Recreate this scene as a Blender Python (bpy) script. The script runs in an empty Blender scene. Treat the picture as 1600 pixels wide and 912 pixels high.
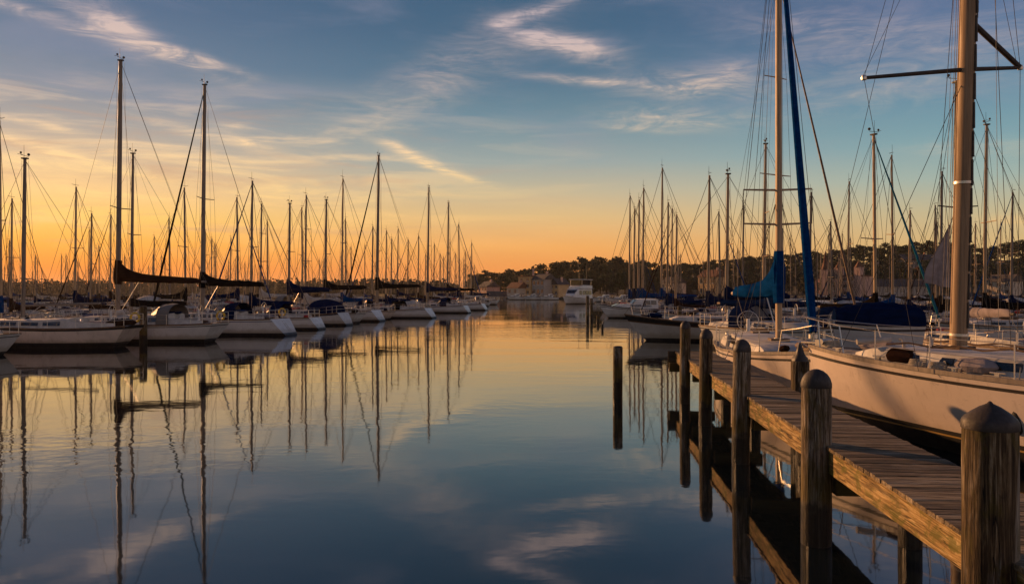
import bpy, math, random
from mathutils import Vector, Matrix
R = math.radians
random.seed(7)
scene = bpy.context.scene
col = scene.collection

# ------------------------------------------------------------------ camera, sky, sun, exposure
CAM_H = 3.0
F = 1244.4                      # focal length in pixels of a 1600 px wide picture (28 mm)
cam_d = bpy.data.cameras.new('camera')
cam_d.lens = 28; cam_d.sensor_width = 36
cam_d.clip_start = 0.1; cam_d.clip_end = 9000
cam = bpy.data.objects.new('camera', cam_d); col.objects.link(cam)
cam.location = (0, 0, CAM_H); cam.rotation_euler = (R(90), 0, 0)
scene.camera = cam

SUN_AZ, SUN_EL = -44.0, 13.5      # degrees from the view axis, and above the horizon
SUN_STRENGTH = 4.8
SUN_COLOR = (1.0, 0.50, 0.20)
EXPOSURE = 0.14
SKY_GAIN = 1.0
NISHITA_STRENGTH = 0.0012
HAZE = 0.00006

sun_d = bpy.data.lights.new('sun', 'SUN'); sun_d.energy = SUN_STRENGTH; sun_d.angle = R(0.6); sun_d.color = SUN_COLOR
sun = bpy.data.objects.new('sun', sun_d); col.objects.link(sun)
sdir = Vector((math.sin(R(SUN_AZ))*math.cos(R(SUN_EL)), math.cos(R(SUN_AZ))*math.cos(R(SUN_EL)), math.sin(R(SUN_EL))))
sun.rotation_euler = sdir.to_track_quat('Z', 'Y').to_euler()
sun.location = (0, 0, 60)

scene.view_settings.view_transform = 'Standard'
scene.view_settings.look = 'None'
scene.view_settings.exposure = EXPOSURE
scene.view_settings.gamma = 1
scene.view_settings.use_curve_mapping = False
scene.cycles.max_bounces = 8
scene.cycles.caustics_reflective = False
scene.cycles.caustics_refractive = False
scene.cycles.sample_clamp_indirect = 6

def lin(c):
    return tuple(((v/255)/12.92 if v/255 <= .04045 else ((v/255+.055)/1.055)**2.4) for v in c) + (1,)

class NT:
    """small helper round a node tree"""
    def __init__(s, tree): s.t = tree
    def n(s, typ, **kw):
        nd = s.t.nodes.new(typ)
        for k, v in kw.items():
            if k.startswith('i_'): s.set(nd, k[2:], v)
            else: setattr(nd, k, v)
        return nd
    def set(s, nd, key, v):
        inp = nd.inputs[int(key)] if str(key).isdigit() else nd.inputs[key]
        if isinstance(v, bpy.types.NodeSocket): s.t.links.new(v, inp)
        else: inp.default_value = v
    def math(s, op, a, b=None, c=None, clamp=False):
        nd = s.t.nodes.new('ShaderNodeMath'); nd.operation = op; nd.use_clamp = clamp
        for i, v in enumerate((a, b, c)):
            if v is not None: s.set(nd, i, v)
        return nd.outputs[0]
    def rng(s, v, a, b, c=0.0, d=1.0, smooth=True):
        nd = s.t.nodes.new('ShaderNodeMapRange'); nd.interpolation_type = 'SMOOTHSTEP' if smooth else 'LINEAR'
        s.set(nd, 'Value', v)
        nd.inputs['From Min'].default_value = a; nd.inputs['From Max'].default_value = b
        nd.inputs['To Min'].default_value = c; nd.inputs['To Max'].default_value = d
        return nd.outputs['Result']
    def ramp(s, fac, stops, interp='LINEAR'):
        nd = s.t.nodes.new('ShaderNodeValToRGB'); cr = nd.color_ramp; cr.interpolation = interp
        while len(cr.elements) < len(stops): cr.elements.new(0.5)
        for e, (p, c) in zip(cr.elements, stops):
            e.position = p; e.color = c if len(c) == 4 else tuple(c)+(1,)
        s.set(nd, 0, fac)
        return nd.outputs[0]
    def mix(s, fac, a, b, blend='MIX'):
        nd = s.t.nodes.new('ShaderNodeMix'); nd.data_type = 'RGBA'; nd.blend_type = blend
        s.set(nd, 0, fac); s.set(nd, 6, a); s.set(nd, 7, b)
        return nd.outputs[2]
    def noise(s, vec, scale, detail=3, rough=.55, dist=0.0, dims='3D'):
        nd = s.t.nodes.new('ShaderNodeTexNoise'); nd.noise_dimensions = dims
        if vec is not None: s.set(nd, 'Vector', vec)
        nd.inputs['Scale'].default_value = scale; nd.inputs['Detail'].default_value = detail
        nd.inputs['Roughness'].default_value = rough; nd.inputs['Distortion'].default_value = dist
        return nd.outputs['Fac']
    def mapping(s, vec, loc=(0,0,0), rot=(0,0,0), scale=(1,1,1), typ='POINT'):
        nd = s.t.nodes.new('ShaderNodeMapping'); nd.vector_type = typ
        s.set(nd, 'Vector', vec)
        nd.inputs['Location'].default_value = loc; nd.inputs['Rotation'].default_value = rot; nd.inputs['Scale'].default_value = scale
        return nd.outputs[0]

world = bpy.data.worlds.new('World'); scene.world = world; world.use_nodes = True
wt = world.node_tree; wt.nodes.clear(); W = NT(wt)
tc = W.n('ShaderNodeTexCoord').outputs['Generated']
nv = W.n('ShaderNodeVectorMath', operation='NORMALIZE', i_0=tc).outputs[0]
sp = W.n('ShaderNodeSeparateXYZ', i_0=nv)
el = W.math('MAXIMUM', W.math('ARCSINE', sp.outputs[2]), 0.0)
az = W.math('ARCTAN2', sp.outputs[0], sp.outputs[1])
hn = W.n('ShaderNodeVectorMath', operation='NORMALIZE', i_0=W.n('ShaderNodeCombineXYZ', i_0=sp.outputs[0], i_1=sp.outputs[1]).outputs[0]).outputs[0]
dt = W.n('ShaderNodeVectorMath', operation='DOT_PRODUCT', i_0=hn, i_1=(math.sin(R(SUN_AZ)), math.cos(R(SUN_AZ)), 0)).outputs['Value']
sa = W.math('ARCCOSINE', W.math('MINIMUM', W.math('MAXIMUM', dt, -1.0), 1.0))     # bearing away from the sun
elf = W.math('DIVIDE', el, R(40))
def stops(lst): return [(e/40, lin(c)) for e, c in lst]
warm = W.ramp(elf, stops([(0, (228,120,52)), (1.6, (242,140,48)), (3.0, (252,170,66)), (4.8, (252,198,104)), (6.6, (240,194,134)),
        (8.4, (212,180,144)), (10.2, (172,160,150)), (12.4, (132,138,148)), (15, (102,120,142)), (18, (84,106,134)), (21, (76,98,128)), (30, (54,76,108)), (40, (38,58,92))]))
mid = W.ramp(elf, stops([(0, (224,134,70)), (1.4, (230,142,70)), (3.2, (232,164,90)), (5.4, (214,178,124)), (7.2, (188,174,144)), (9.2, (150,160,156)),
        (12, (108,136,148)), (15, (80,112,134)), (18, (66,98,124)), (21, (58,90,118)), (30, (42,68,100)), (40, (30,50,82))]))
cool = W.ramp(elf, stops([(0, (214,162,100)), (1.6, (210,166,104)), (3.2, (204,172,118)), (5.0, (188,174,136)), (7.2, (154,170,160)), (9.4, (122,156,162)),
        (12, (102,138,156)), (15, (90,118,148)), (18, (84,106,140)), (21, (74,96,130)), (30, (52,72,108)), (40, (34,52,86))]))
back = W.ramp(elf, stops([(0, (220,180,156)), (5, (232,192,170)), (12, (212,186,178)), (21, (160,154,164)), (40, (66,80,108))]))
sky = W.mix(W.rng(sa, R(12), R(44)), warm, mid)
sky = W.mix(W.rng(sa, R(46), R(76)), sky, cool)
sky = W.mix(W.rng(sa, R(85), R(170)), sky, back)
# thin bands of high cloud
ae = W.n('ShaderNodeCombineXYZ', i_0=az, i_1=el).outputs[0]
def band(scale, rot, seed, lo, hi, detail=5, dist=.6):
    m = W.mapping(ae, loc=(seed, seed*.7, 0), rot=(0, 0, R(rot)), scale=scale)
    return W.rng(W.noise(m, 1.0, detail, .58, dist), lo, hi)
w_sun = W.rng(sa, R(50), R(8))
low = W.math('MULTIPLY', W.rng(el, R(1), R(5)), W.rng(el, R(15), R(9)))
b1 = W.math('MULTIPLY', W.math('MULTIPLY', band((5, 42, 1), -6, 3.1, .44, .68), low), W.rng(sa, R(58), R(14)))
ccol = W.ramp(W.math('DIVIDE', el, R(24)), [(0, lin((255,170,84))), (.28, lin((255,212,138))), (.5, lin((248,210,172))), (.75, lin((208,184,180))), (1, lin((196,178,182)))])
sky = W.mix(W.math('MULTIPLY', b1, .75), sky, ccol)
b1d = W.math('MULTIPLY', W.math('MULTIPLY', band((6, 50, 1), -4, 8.3, .5, .72), low), W.rng(sa, R(60), R(14)))
sky = W.mix(W.math('MULTIPLY', b1d, .5), sky, lin((196,152,122)))
# soft grey lilac veil, high
b2 = W.math('MULTIPLY', band((4, 16, 1), 8, 5.7, .45, .75), W.math('MULTIPLY', W.rng(el, R(7), R(14)), W.rng(el, R(40), R(26))))
sky = W.mix(W.math('MULTIPLY', b2, .30), sky, lin((150,146,164)))
# single cirrus streaks; each one sits at its own bearing and height in the sky (degrees)
def px_dir(px, py):
    u, v = (px-800)/F, (456-py)/F
    return math.atan(u), math.atan(v/math.sqrt(1+u*u))
STREAKS = [  # bearing/height are read off the photograph: x, y, half length, half width, fall to the right in degrees, strength
    (90, 34, 130, 10, 10, .75), (225, 66, 130, 15, 19, .9), (185, 42, 60, 26, 35, .62), (320, 95, 80, 9, 13, .5),
    (865, 66, 95, 20, 14, 1.0), (825, 22, 85, 11, -16, .7), (790, 48, 40, 16, 40, .45), (900, 72, 60, 14, 6, .7),
    (640, 150, 240, 40, -27, .24), (520, 215, 90, 22, -20, .14), (720, 100, 120, 40, -24, .15),
    (930, 128, 130, 7, 6, .6), (1080, 132, 120, 24, 3, .5), (1120, 118, 60, 16, -10, .35), (1065, 186, 120, 17, 4, .48), (985, 200, 60, 6, 6, .35),
    (655, 248, 75, 10, 20, .7), (715, 275, 70, 6, 17, .45), (625, 232, 30, 9, 25, .5),
    (300, 206, 75, 10, 10, .6), (385, 222, 60, 14, 18, .65), (365, 195, 30, 8, 0, .4),
    (70, 232, 110, 9, 13, .95), (175, 262, 110, 10, 12, .7), (25, 188, 65, 6, 2, .5), (85, 200, 40, 7, 6, .55), (40, 258, 150, 18, 5, .6),
    (140, 300, 200, 10, 4, .5), (480, 300, 160, 8, 3, .4), (330, 285, 160, 8, 3, .45),
    (1450, 70, 260, 60, 4, .22), (1260, 40, 140, 30, 8, .22), (1330, 150, 160, 30, 0, .16), (1540, 230, 120, 14, 3, .2), (1580, 345, 80, 12, 0, .3)]
groups = {}
for i, (px, py, hl, hw, ang, k) in enumerate(STREAKS):
    a0, e0 = px_dir(px, py); r0 = math.cos(a0)
    p = W.mapping(ae, loc=(a0, e0, 0), rot=(0, 0, R(-ang)), scale=(hl/F*r0, hw/F*r0, 1), typ='TEXTURE')
    ln = W.n('ShaderNodeVectorMath', operation='DOT_PRODUCT', i_0=p, i_1=p).outputs['Value']
    g = W.math('MULTIPLY', W.math('EXPONENT', W.math('MULTIPLY', ln, -1.4)), k)
    key = -22 if ang < -12 else (4 if ang < 9 else 15 if ang < 30 else 38)
    groups[key] = g if key not in groups else W.math('ADD', groups[key], g)
tot = None
for key, g in groups.items():
    q = W.mapping(ae, loc=(key*1.7, key*.9, 0), rot=(0, 0, R(key+6)), scale=(11, 46, 1))
    nz = W.rng(W.noise(q, 1.0, 5, .64, .5 if key == -22 else 1.0, '2D'), .30, .70)
    fine = W.rng(W.noise(W.mapping(ae, loc=(key, 3, 0), rot=(0, 0, R(key-4)), scale=(26, 190, 1)), 1.0, 3, .6, .7, '2D'), .2, .75)
    w = W.math('MULTIPLY', g, W.math('MULTIPLY', W.math('MULTIPLY_ADD', nz, .85, .15), W.math('MULTIPLY_ADD', fine, .6, .4)))
    tot = w if tot is None else W.math('ADD', tot, w)
tot = W.math('MINIMUM', W.math('MULTIPLY', tot, 1.2), .80)
sky = W.mix(tot, sky, ccol)
nish = W.n('ShaderNodeTexSky', sky_type='NISHITA', sun_disc=False, sun_elevation=R(SUN_EL), sun_rotation=R(SUN_AZ))
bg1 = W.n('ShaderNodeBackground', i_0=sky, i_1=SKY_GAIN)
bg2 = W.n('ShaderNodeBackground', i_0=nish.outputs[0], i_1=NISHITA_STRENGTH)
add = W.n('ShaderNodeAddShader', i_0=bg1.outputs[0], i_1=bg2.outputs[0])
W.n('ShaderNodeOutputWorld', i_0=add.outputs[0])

def P(px, d, py=None, z=None):
    """point d metres away along the view axis on the sight line of photo pixel (px, py)"""
    return Vector(((px-800)*d/F, d, CAM_H-(py-456)*d/F if py is not None else (z or 0.0)))

# ------------------------------------------------------------------ materials
MATS = {}
def mat(name, color, rough=.5, metal=0.0, var=.0, vscale=4.0, spec=.5, bump=0.0, bscale=30, coat=0.0, stretch=(1,1,1)):
    if name in MATS: return MATS[name]
    m = bpy.data.materials.new(name); m.use_nodes = True
    t = NT(m.node_tree); b = m.node_tree.nodes['Principled BSDF']
    c = tuple(color) if len(color) == 4 else tuple(color)+(1,)
    b.inputs['Base Color'].default_value = c
    b.inputs['Roughness'].default_value = rough; b.inputs['Metallic'].default_value = metal
    b.inputs['Specular IOR Level'].default_value = spec; b.inputs['Coat Weight'].default_value = coat
    if var or bump:
        co = t.mapping(t.n('ShaderNodeTexCoord').outputs['Object'], scale=stretch)
    if var:
        f = t.rng(t.noise(co, vscale, 5, .6, .4), .3, .72)
        dk = tuple(v*(1-var) for v in c[:3])+(1,)
        t.set(b, 'Base Color', t.mix(f, dk, c))
        t.set(b, 'Roughness', t.rng(f, 0, 1, min(1, rough+.18), rough))
    if bump:
        bp = t.n('ShaderNodeBump', i_Strength=1.0, i_Distance=bump, i_Height=t.noise(co, bscale, 4, .6))
        t.set(b, 'Normal', bp.outputs[0])
    MATS[name] = m
    return m

def wood(name, stops_, axis, sc=1.0, rough=.75, moss=None, wet=False, island=True, bump=.006, cracks=.6, bleach=None, dirt=.5):
    if name in MATS: return MATS[name]
    m = bpy.data.materials.new(name); m.use_nodes = True
    t = NT(m.node_tree); b = m.node_tree.nodes['Principled BSDF']
    oc = t.n('ShaderNodeTexCoord').outputs['Object']
    geo = t.n('ShaderNodeNewGeometry'); rpi = geo.outputs['Random Per Island']
    oi = t.n('ShaderNodeObjectInfo').outputs['Random']
    seed = t.math('ADD', t.math('MULTIPLY', rpi, 37.0 if island else 0.0), t.math('MULTIPLY', oi, 53.0))
    oc = t.n('ShaderNodeVectorMath', operation='ADD', i_0=oc, i_1=t.n('ShaderNodeCombineXYZ', i_0=seed, i_1=seed, i_2=seed).outputs[0]).outputs[0]
    def st(across, along, loc=(0,0,0)):
        v = [across*sc]*3; v[axis] = along*sc
        return t.mapping(oc, loc=loc, scale=v)
    grain = t.noise(st(16, .9), 1.6, 7, .7, 1.2)
    fine = t.noise(st(70, 2.4), 1.0, 3, .7, .4)
    blot = t.noise(st(2.2, 1.1), 1.3, 5, .65, .8)
    f = t.math('ADD', t.math('MULTIPLY', grain, .55), t.math('ADD', t.math('MULTIPLY', fine, .30), t.math('MULTIPLY', blot, .15)))
    f = t.rng(f, .40, .60, 0, 1, False)
    if island: f = t.math('ADD', f, t.math('MULTIPLY_ADD', rpi, .56, -.28))
    c = t.ramp(f, stops_)
    if bleach:
        bz = t.rng(t.noise(st(4.5, .9, (3,8,1)), 1.0, 4, .6, 1.0), .50, .64)
        c = t.mix(t.math('MULTIPLY', bz, bleach), c, t.ramp(f, [(0, (.10,.085,.07)), (.5, (.27,.24,.20)), (1, (.42,.38,.32))]))
    dz = t.rng(t.noise(st(5, 1.0, (9,2,6)), 1.0, 5, .7, 1.0), .52, .70)
    c = t.mix(t.math('MULTIPLY', dz, dirt), c, (.022, .014, .008, 1))
    cr = t.noise(st(26, .55, (5.3,1.7,2.2)), 1.0, 2, .5, 1.6)
    crack = t.rng(t.math('ABSOLUTE', t.math('SUBTRACT', cr, .5)), .022, .006)
    crack = t.math('MULTIPLY', crack, t.rng(t.noise(st(6, .8, (2,2,2)), 1.0, 3, .5), .38, .52))
    c = t.mix(t.math('MULTIPLY', crack, cracks), c, (.006, .004, .003, 1))
    if moss:
        mz = t.rng(t.noise(st(2.6, 1.5, (1,4,2)), 1.6, 6, .7, .6), .49, .62)
        c = t.mix(t.math('MULTIPLY', mz, moss[1]), c, tuple(moss[0])+(1,))
    rg = rough
    if wet:
        wz = t.n('ShaderNodeSeparateXYZ', i_0=geo.outputs['Position']).outputs[2]
        edge = t.math('ADD', wz, t.math('MULTIPLY', t.math('SUBTRACT', t.noise(oc, 6, 4), .5), .45))
        wf = t.rng(edge, .62, .40)
        c = t.mix(t.math('MULTIPLY', wf, .92), c, (.008, .006, .005, 1))
        gz = t.math('MULTIPLY', t.rng(edge, 1.05, .7), t.rng(edge, .45, .6))
        c = t.mix(t.math('MULTIPLY', gz, .55), c, (.12, .085, .012, 1))
        rg = t.rng(wf, 0, 1, rough, .35)
    t.set(b, 'Base Color', c); t.set(b, 'Roughness', rg); b.inputs['Specular IOR Level'].default_value = .25
    h = t.math('SUBTRACT', t.math('ADD', t.math('MULTIPLY', grain, .6), t.math('MULTIPLY', fine, .4)), t.math('MULTIPLY', crack, .8))
    bp = t.n('ShaderNodeBump', i_Strength=1.0, i_Distance=bump, i_Height=h)
    t.set(b, 'Normal', bp.outputs[0])
    MATS[name] = m
    return m

def gelcoat(name, c, rough, grime):
    m = bpy.data.materials.new(name); m.use_nodes = True
    t = NT(m.node_tree); b = m.node_tree.nodes['Principled BSDF']
    oc = t.n('ShaderNodeTexCoord').outputs['Object']
    f = t.rng(t.noise(oc, 1.2, 5, .6, .4), .3, .72)
    cc = t.mix(f, tuple(v*.84 for v in c)+(1,), tuple(c)+(1,))
    run = t.rng(t.noise(t.mapping(oc, scale=(7, 7, .7)), 1.0, 4, .65, .4), .54, .74)
    cc = t.mix(t.math('MULTIPLY', run, grime), cc, (.22, .15, .09, 1))
    z = t.n('ShaderNodeSeparateXYZ', i_0=oc).outputs[2]
    scum = t.math('MULTIPLY', t.rng(t.math('ADD', z, t.math('MULTIPLY', t.noise(oc, 3.0, 4, .6), .35)), .75, .45), .55)
    cc = t.mix(scum, cc, (.26, .20, .11, 1))
    sc = t.rng(t.noise(t.mapping(oc, scale=(1.5, 1.5, 9)), 2.0, 4, .7, 1.0), .64, .70)
    cc = t.mix(t.math('MULTIPLY', sc, .35), cc, (.12, .10, .09, 1))
    t.set(b, 'Base Color', cc); t.set(b, 'Roughness', t.rng(f, 0, 1, rough+.2, rough))
    b.inputs['Coat Weight'].default_value = .15
    bp = t.n('ShaderNodeBump', i_Strength=1.0, i_Distance=.006, i_Height=t.noise(oc, 1.1, 2, .5)); t.set(b, 'Normal', bp.outputs[0])
    return m
GEL = gelcoat('white gelcoat', (.72,.71,.69), .3, .22)
GEL2 = gelcoat('aged cream gelcoat', (.74,.62,.53), .36, .34)
GEL3 = gelcoat('grey white gelcoat', (.56,.54,.52), .38, .3)
DECKM = mat('non slip deck', (.40,.37,.33), .75, var=.45, vscale=3.0, spec=.2)
CABM = mat('matt cabin gelcoat', (.60,.57,.53), .55, var=.35, vscale=1.6, spec=.25)
NAVY = mat('navy hull paint', (.018,.022,.05), .2, var=.3, coat=.5)
BLACKP = mat('black sheer paint', (.014,.013,.013), .3, var=.3)
ANTI = mat('black antifouling', (.012,.010,.010), .6, var=.4)
ANTIR = mat('dark red antifouling', (.05,.014,.012), .6, var=.4)
ANTIB = mat('dark blue antifouling', (.012,.018,.04), .6, var=.4)
GOLD = mat('gold pinstripe', (.42,.26,.08), .35)
COVE = mat('dark cove stripe', (.035,.028,.026), .4, var=.6, vscale=3)
BLUESTR = mat('blue cove stripe', (.03,.05,.14), .4)
TEAK = mat('weathered teak trim', (.16,.085,.04), .55, var=.4, vscale=6)
GLASSD = mat('smoked cabin glass', (.012,.013,.015), .06, spec=.8)
CLEARV = mat('clear vinyl window', (.17,.155,.14), .5, spec=.1)
ALU = mat('mast aluminium', (.26,.21,.165), .5, var=.3, vscale=2.0, stretch=(6,6,.4), spec=.3)
MASTW = mat('painted mast', (.56,.385,.225), .45, var=.42, vscale=2.4, stretch=(9,9,.35), bump=.0008, bscale=14, spec=.3)
MASTA = mat('tan anodised mast', (.40,.265,.155), .5, var=.45, vscale=2.4, stretch=(9,9,.35), bump=.0012, bscale=14, spec=.25)
MASTDK = mat('dark mast', (.07,.055,.045), .5, var=.3, spec=.3)
STEEL = mat('stainless steel', (.60,.56,.50), .40, metal=.8)
WIRE = mat('rigging wire', (.075,.062,.052), .6, spec=.15)
ROPE = mat('mooring rope', (.45,.39,.30), .85, var=.3, vscale=30)
BLUEC = mat('blue sail cloth', (.004,.046,.175), .8, spec=0.0, var=.4, vscale=2.2, bump=.02, bscale=7, stretch=(.6,3,3))
NAVYC = mat('navy sail cloth', (.005,.014,.055), .8, spec=0.0, var=.4, vscale=2.2, bump=.02, bscale=7, stretch=(.6,3,3))
BLKC = mat('black sail cloth', (.013,.011,.011), .8, spec=0.0, var=.35, vscale=2.5, bump=.02, bscale=7, stretch=(.6,3,3))
BRNC = mat('dark brown sail cloth', (.040,.020,.013), .8, spec=0.0, var=.4, vscale=2.5, bump=.022, bscale=7, stretch=(.6,3,3))
TEALC = mat('teal sail cloth', (.02,.13,.19), .8, spec=0.0, var=.3, vscale=2.5)
GREYC = mat('grey lilac sail cloth', (.34,.29,.29), .85, spec=0.0, var=.35, vscale=1.6, bump=.03, bscale=3)
WHITEC = mat('white sail cloth', (.55,.50,.44), .8, spec=0.0, var=.3, vscale=2)
YELL = mat('yellow foam', (.62,.40,.03), .6)
REDP = mat('red plastic', (.40,.03,.02), .5)
RUB = mat('black rubber', (.014,.014,.015), .5)
DARK = mat('painted cockpit shade', (.03,.027,.025), .8)  # near black colour stands in for the shade inside a cockpit
PILEW = wood('weathered piling wood', [(.0, (.016,.009,.005)), (.35, (.055,.034,.016)), (.6, (.12,.08,.04)), (.8, (.20,.145,.085)), (1, (.32,.25,.16))], 2, 1.0,
             moss=((.085,.065,.010), .6), wet=True, island=False, bump=.028, cracks=1.0, bleach=.85, dirt=.85)
PILEB = wood('bleached piling wood', [(.0, (.030,.018,.010)), (.35, (.10,.068,.038)), (.6, (.22,.165,.11)), (.8, (.32,.265,.20)), (1, (.42,.37,.30))], 2, 1.0,
             moss=((.085,.065,.010), .45), wet=True, island=False, bump=.028, cracks=1.0, bleach=1.0, dirt=.8)
DECKW = wood('weathered deck boards', [(.0, (.040,.027,.015)), (.35, (.115,.080,.045)), (.65, (.20,.146,.086)), (1, (.34,.265,.17))], 0, 1.0, rough=.75, bump=.006, cracks=.8, dirt=.5, bleach=.3)
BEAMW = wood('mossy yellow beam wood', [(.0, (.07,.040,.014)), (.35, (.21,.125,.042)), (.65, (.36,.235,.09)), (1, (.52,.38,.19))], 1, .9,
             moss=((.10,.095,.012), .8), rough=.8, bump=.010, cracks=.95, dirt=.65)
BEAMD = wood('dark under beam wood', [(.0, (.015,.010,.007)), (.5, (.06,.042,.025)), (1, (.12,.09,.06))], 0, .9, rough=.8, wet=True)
CAPM = mat('lead piling cap', (.052,.042,.038), .55, var=.5, vscale=9, bump=.006, bscale=16, metal=.15)
WALL1 = mat('cream house wall', (.64,.52,.40), .85, var=.15, vscale=.6)
WALL2 = mat('ochre house wall', (.66,.42,.20), .85, var=.15, vscale=.6)
WALL3 = mat('pale grey house wall', (.40,.345,.30), .85, var=.15, vscale=.6)
WALL4 = mat('pink brick wall', (.58,.36,.28), .85, var=.2, vscale=.6)
ROOFM = mat('grey shingle roof', (.09,.075,.07), .85, var=.3, vscale=.8)
ROOFR = mat('brown tile roof', (.20,.09,.05), .85, var=.3, vscale=.8)
TRUNK = mat('tree bark', (.07,.045,.03), .9, var=.4, vscale=2)
LEAF1 = mat('dark oak leaves', (.052,.064,.020), .8, var=.55, vscale=.5)
LEAF2 = mat('pine needles', (.040,.054,.022), .8, var=.5, vscale=.5)
LEAF3 = mat('olive leaves', (.072,.066,.022), .8, var=.5, vscale=.5)
LEAFF = mat('far wood leaves', (.055,.050,.028), .9, var=.4, vscale=.06)
SHORE = mat('shore earth', (.075,.065,.032), .95, var=.4, vscale=.05)

# ------------------------------------------------------------------ mesh helpers
class MB:
    def __init__(s): s.v = []; s.f = []; s.m = []; s.mats = []
    def mi(s, m):
        if m not in s.mats: s.mats.append(m)
        return s.mats.index(m)
    def add(s, vs, fs, m):
        o = len(s.v); k = s.mi(m)
        s.v += [tuple(v) for v in vs]
        for f in fs: s.f.append(tuple(i+o for i in f)); s.m.append(k)
    def box(s, lo, hi, m, mx=None):
        vs = [Vector((x, y, z)) for x in (lo[0], hi[0]) for y in (lo[1], hi[1]) for z in (lo[2], hi[2])]
        if mx is not None: vs = [mx @ v for v in vs]
        s.add(vs, [(0,1,3,2), (4,6,7,5), (0,4,5,1), (2,3,7,6), (0,2,6,4), (1,5,7,3)], m)
    def tube(s, pts, r, m, n=6, asp=1.0, up=None):
        pts = [Vector(p) for p in pts]
        rs = r if isinstance(r, (list, tuple)) else [r]*len(pts)
        vs = []; fs = []; ref = None
        for i, p in enumerate(pts):
            t = (pts[min(i+1, len(pts)-1)]-pts[max(i-1, 0)])
            if t.length < 1e-9: t = Vector((0,0,1))
            t.normalize()
            if ref is None:
                ref = Vector(up) if up else (Vector((1,0,0)) if abs(t.z) > .9 else Vector((0,0,1)))
            a = (ref - t*ref.dot(t))
            if a.length < 1e-6: a = t.orthogonal()
            a.normalize(); b = t.cross(a)
            ref = a
            for k in range(n):
                g = 2*math.pi*k/n
                vs.append(p + a*(math.cos(g)*rs[i]*asp) + b*(math.sin(g)*rs[i]))
        for i in range(len(pts)-1):
            for k in range(n):
                fs.append((i*n+k, i*n+(k+1)%n, (i+1)*n+(k+1)%n, (i+1)*n+k))
        fs.append(tuple(range(n-1, -1, -1))); fs.append(tuple((len(pts)-1)*n+k for k in range(n)))
        s.add(vs, fs, m)
    def lathe(s, prof, m, n=16, c=(0,0,0), wob=0.0, seed=0):
        rnd = random.Random(seed); vs = []; fs = []
        ph = [rnd.uniform(-1, 1) for _ in range(n)]
        for (r, z) in prof:
            for k in range(n):
                g = 2*math.pi*k/n; rr = r*(1+wob*ph[k]+wob*.5*rnd.uniform(-1, 1))
                vs.append((c[0]+rr*math.cos(g), c[1]+rr*math.sin(g), c[2]+z))
        for i in range(len(prof)-1):
            for k in range(n):
                fs.append((i*n+k, i*n+(k+1)%n, (i+1)*n+(k+1)%n, (i+1)*n+k))
        fs.append(tuple(range(n-1, -1, -1))); fs.append(tuple((len(prof)-1)*n+k for k in range(n)))
        s.add(vs, fs, m)
    def loft(s, secs, m, closed=False, caps=True, flip=False):
        n = len(secs[0]); vs = [v for sec in secs for v in sec]; fs = []
        for i in range(len(secs)-1):
            for k in range(n if closed else n-1):
                q = (i*n+k, i*n+(k+1)%n, (i+1)*n+(k+1)%n, (i+1)*n+k)
                fs.append(q[::-1] if flip else q)
        if caps:
            fs.append(tuple(range(n))[::-1]); fs.append(tuple((len(secs)-1)*n+k for k in range(n)))
        s.add(vs, fs, m)
    def build(s, name, parent=None, smooth=True, angle=38):
        me = bpy.data.meshes.new(name); me.from_pydata(s.v, [], s.f)
        for m in s.mats: me.materials.append(m)
        me.polygons.foreach_set('material_index', s.m)
        if smooth:
            me.polygons.foreach_set('use_smooth', [True]*len(s.f))
            me.set_sharp_from_angle(angle=R(angle))
        me.update()
        o = bpy.data.objects.new(name, me); col.objects.link(o)
        if parent is not None: o.parent = parent
        return o

def tag(o, label=None, cat=None, group=None, kind=None):
    if label: o['label'] = label
    if cat: o['category'] = cat
    if group: o['group'] = group
    if kind: o['kind'] = kind
    return o
def empty(name, loc=(0,0,0), rz=0.0, label=None, cat=None, group=None):
    o = bpy.data.objects.new(name, None); col.objects.link(o)
    o.empty_display_size = .3
    o.location = loc; o.rotation_euler = (0, 0, rz)
    return tag(o, label, cat, group)
def copy_tree(o, parent=None):
    c = o.copy(); col.objects.link(c); c.parent = parent
    for ch in list(o.children): copy_tree(ch, c)
    return c
def inv(root):
    return (Matrix.Translation(root.location) @ root.rotation_euler.to_matrix().to_4x4() @ Matrix.Diagonal((*root.scale, 1))).inverted()
ONES = ['', 'first', 'second', 'third', 'fourth', 'fifth', 'sixth', 'seventh', 'eighth', 'ninth', 'tenth', 'eleventh', 'twelfth', 'thirteenth', 'fourteenth',
        'fifteenth', 'sixteenth', 'seventeenth', 'eighteenth', 'nineteenth']
TENS = ['', '', 'twenty', 'thirty', 'forty', 'fifty', 'sixty', 'seventy', 'eighty', 'ninety']
def ordinal(n):
    if n < 20: return ONES[n]
    if n >= 100: return 'hundred and ' + (ordinal(n-100) if n > 100 else '') if n > 100 else 'hundredth'
    return TENS[n//10][:-1]+'ieth' if n % 10 == 0 else TENS[n//10]+'-'+ONES[n % 10]
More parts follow.
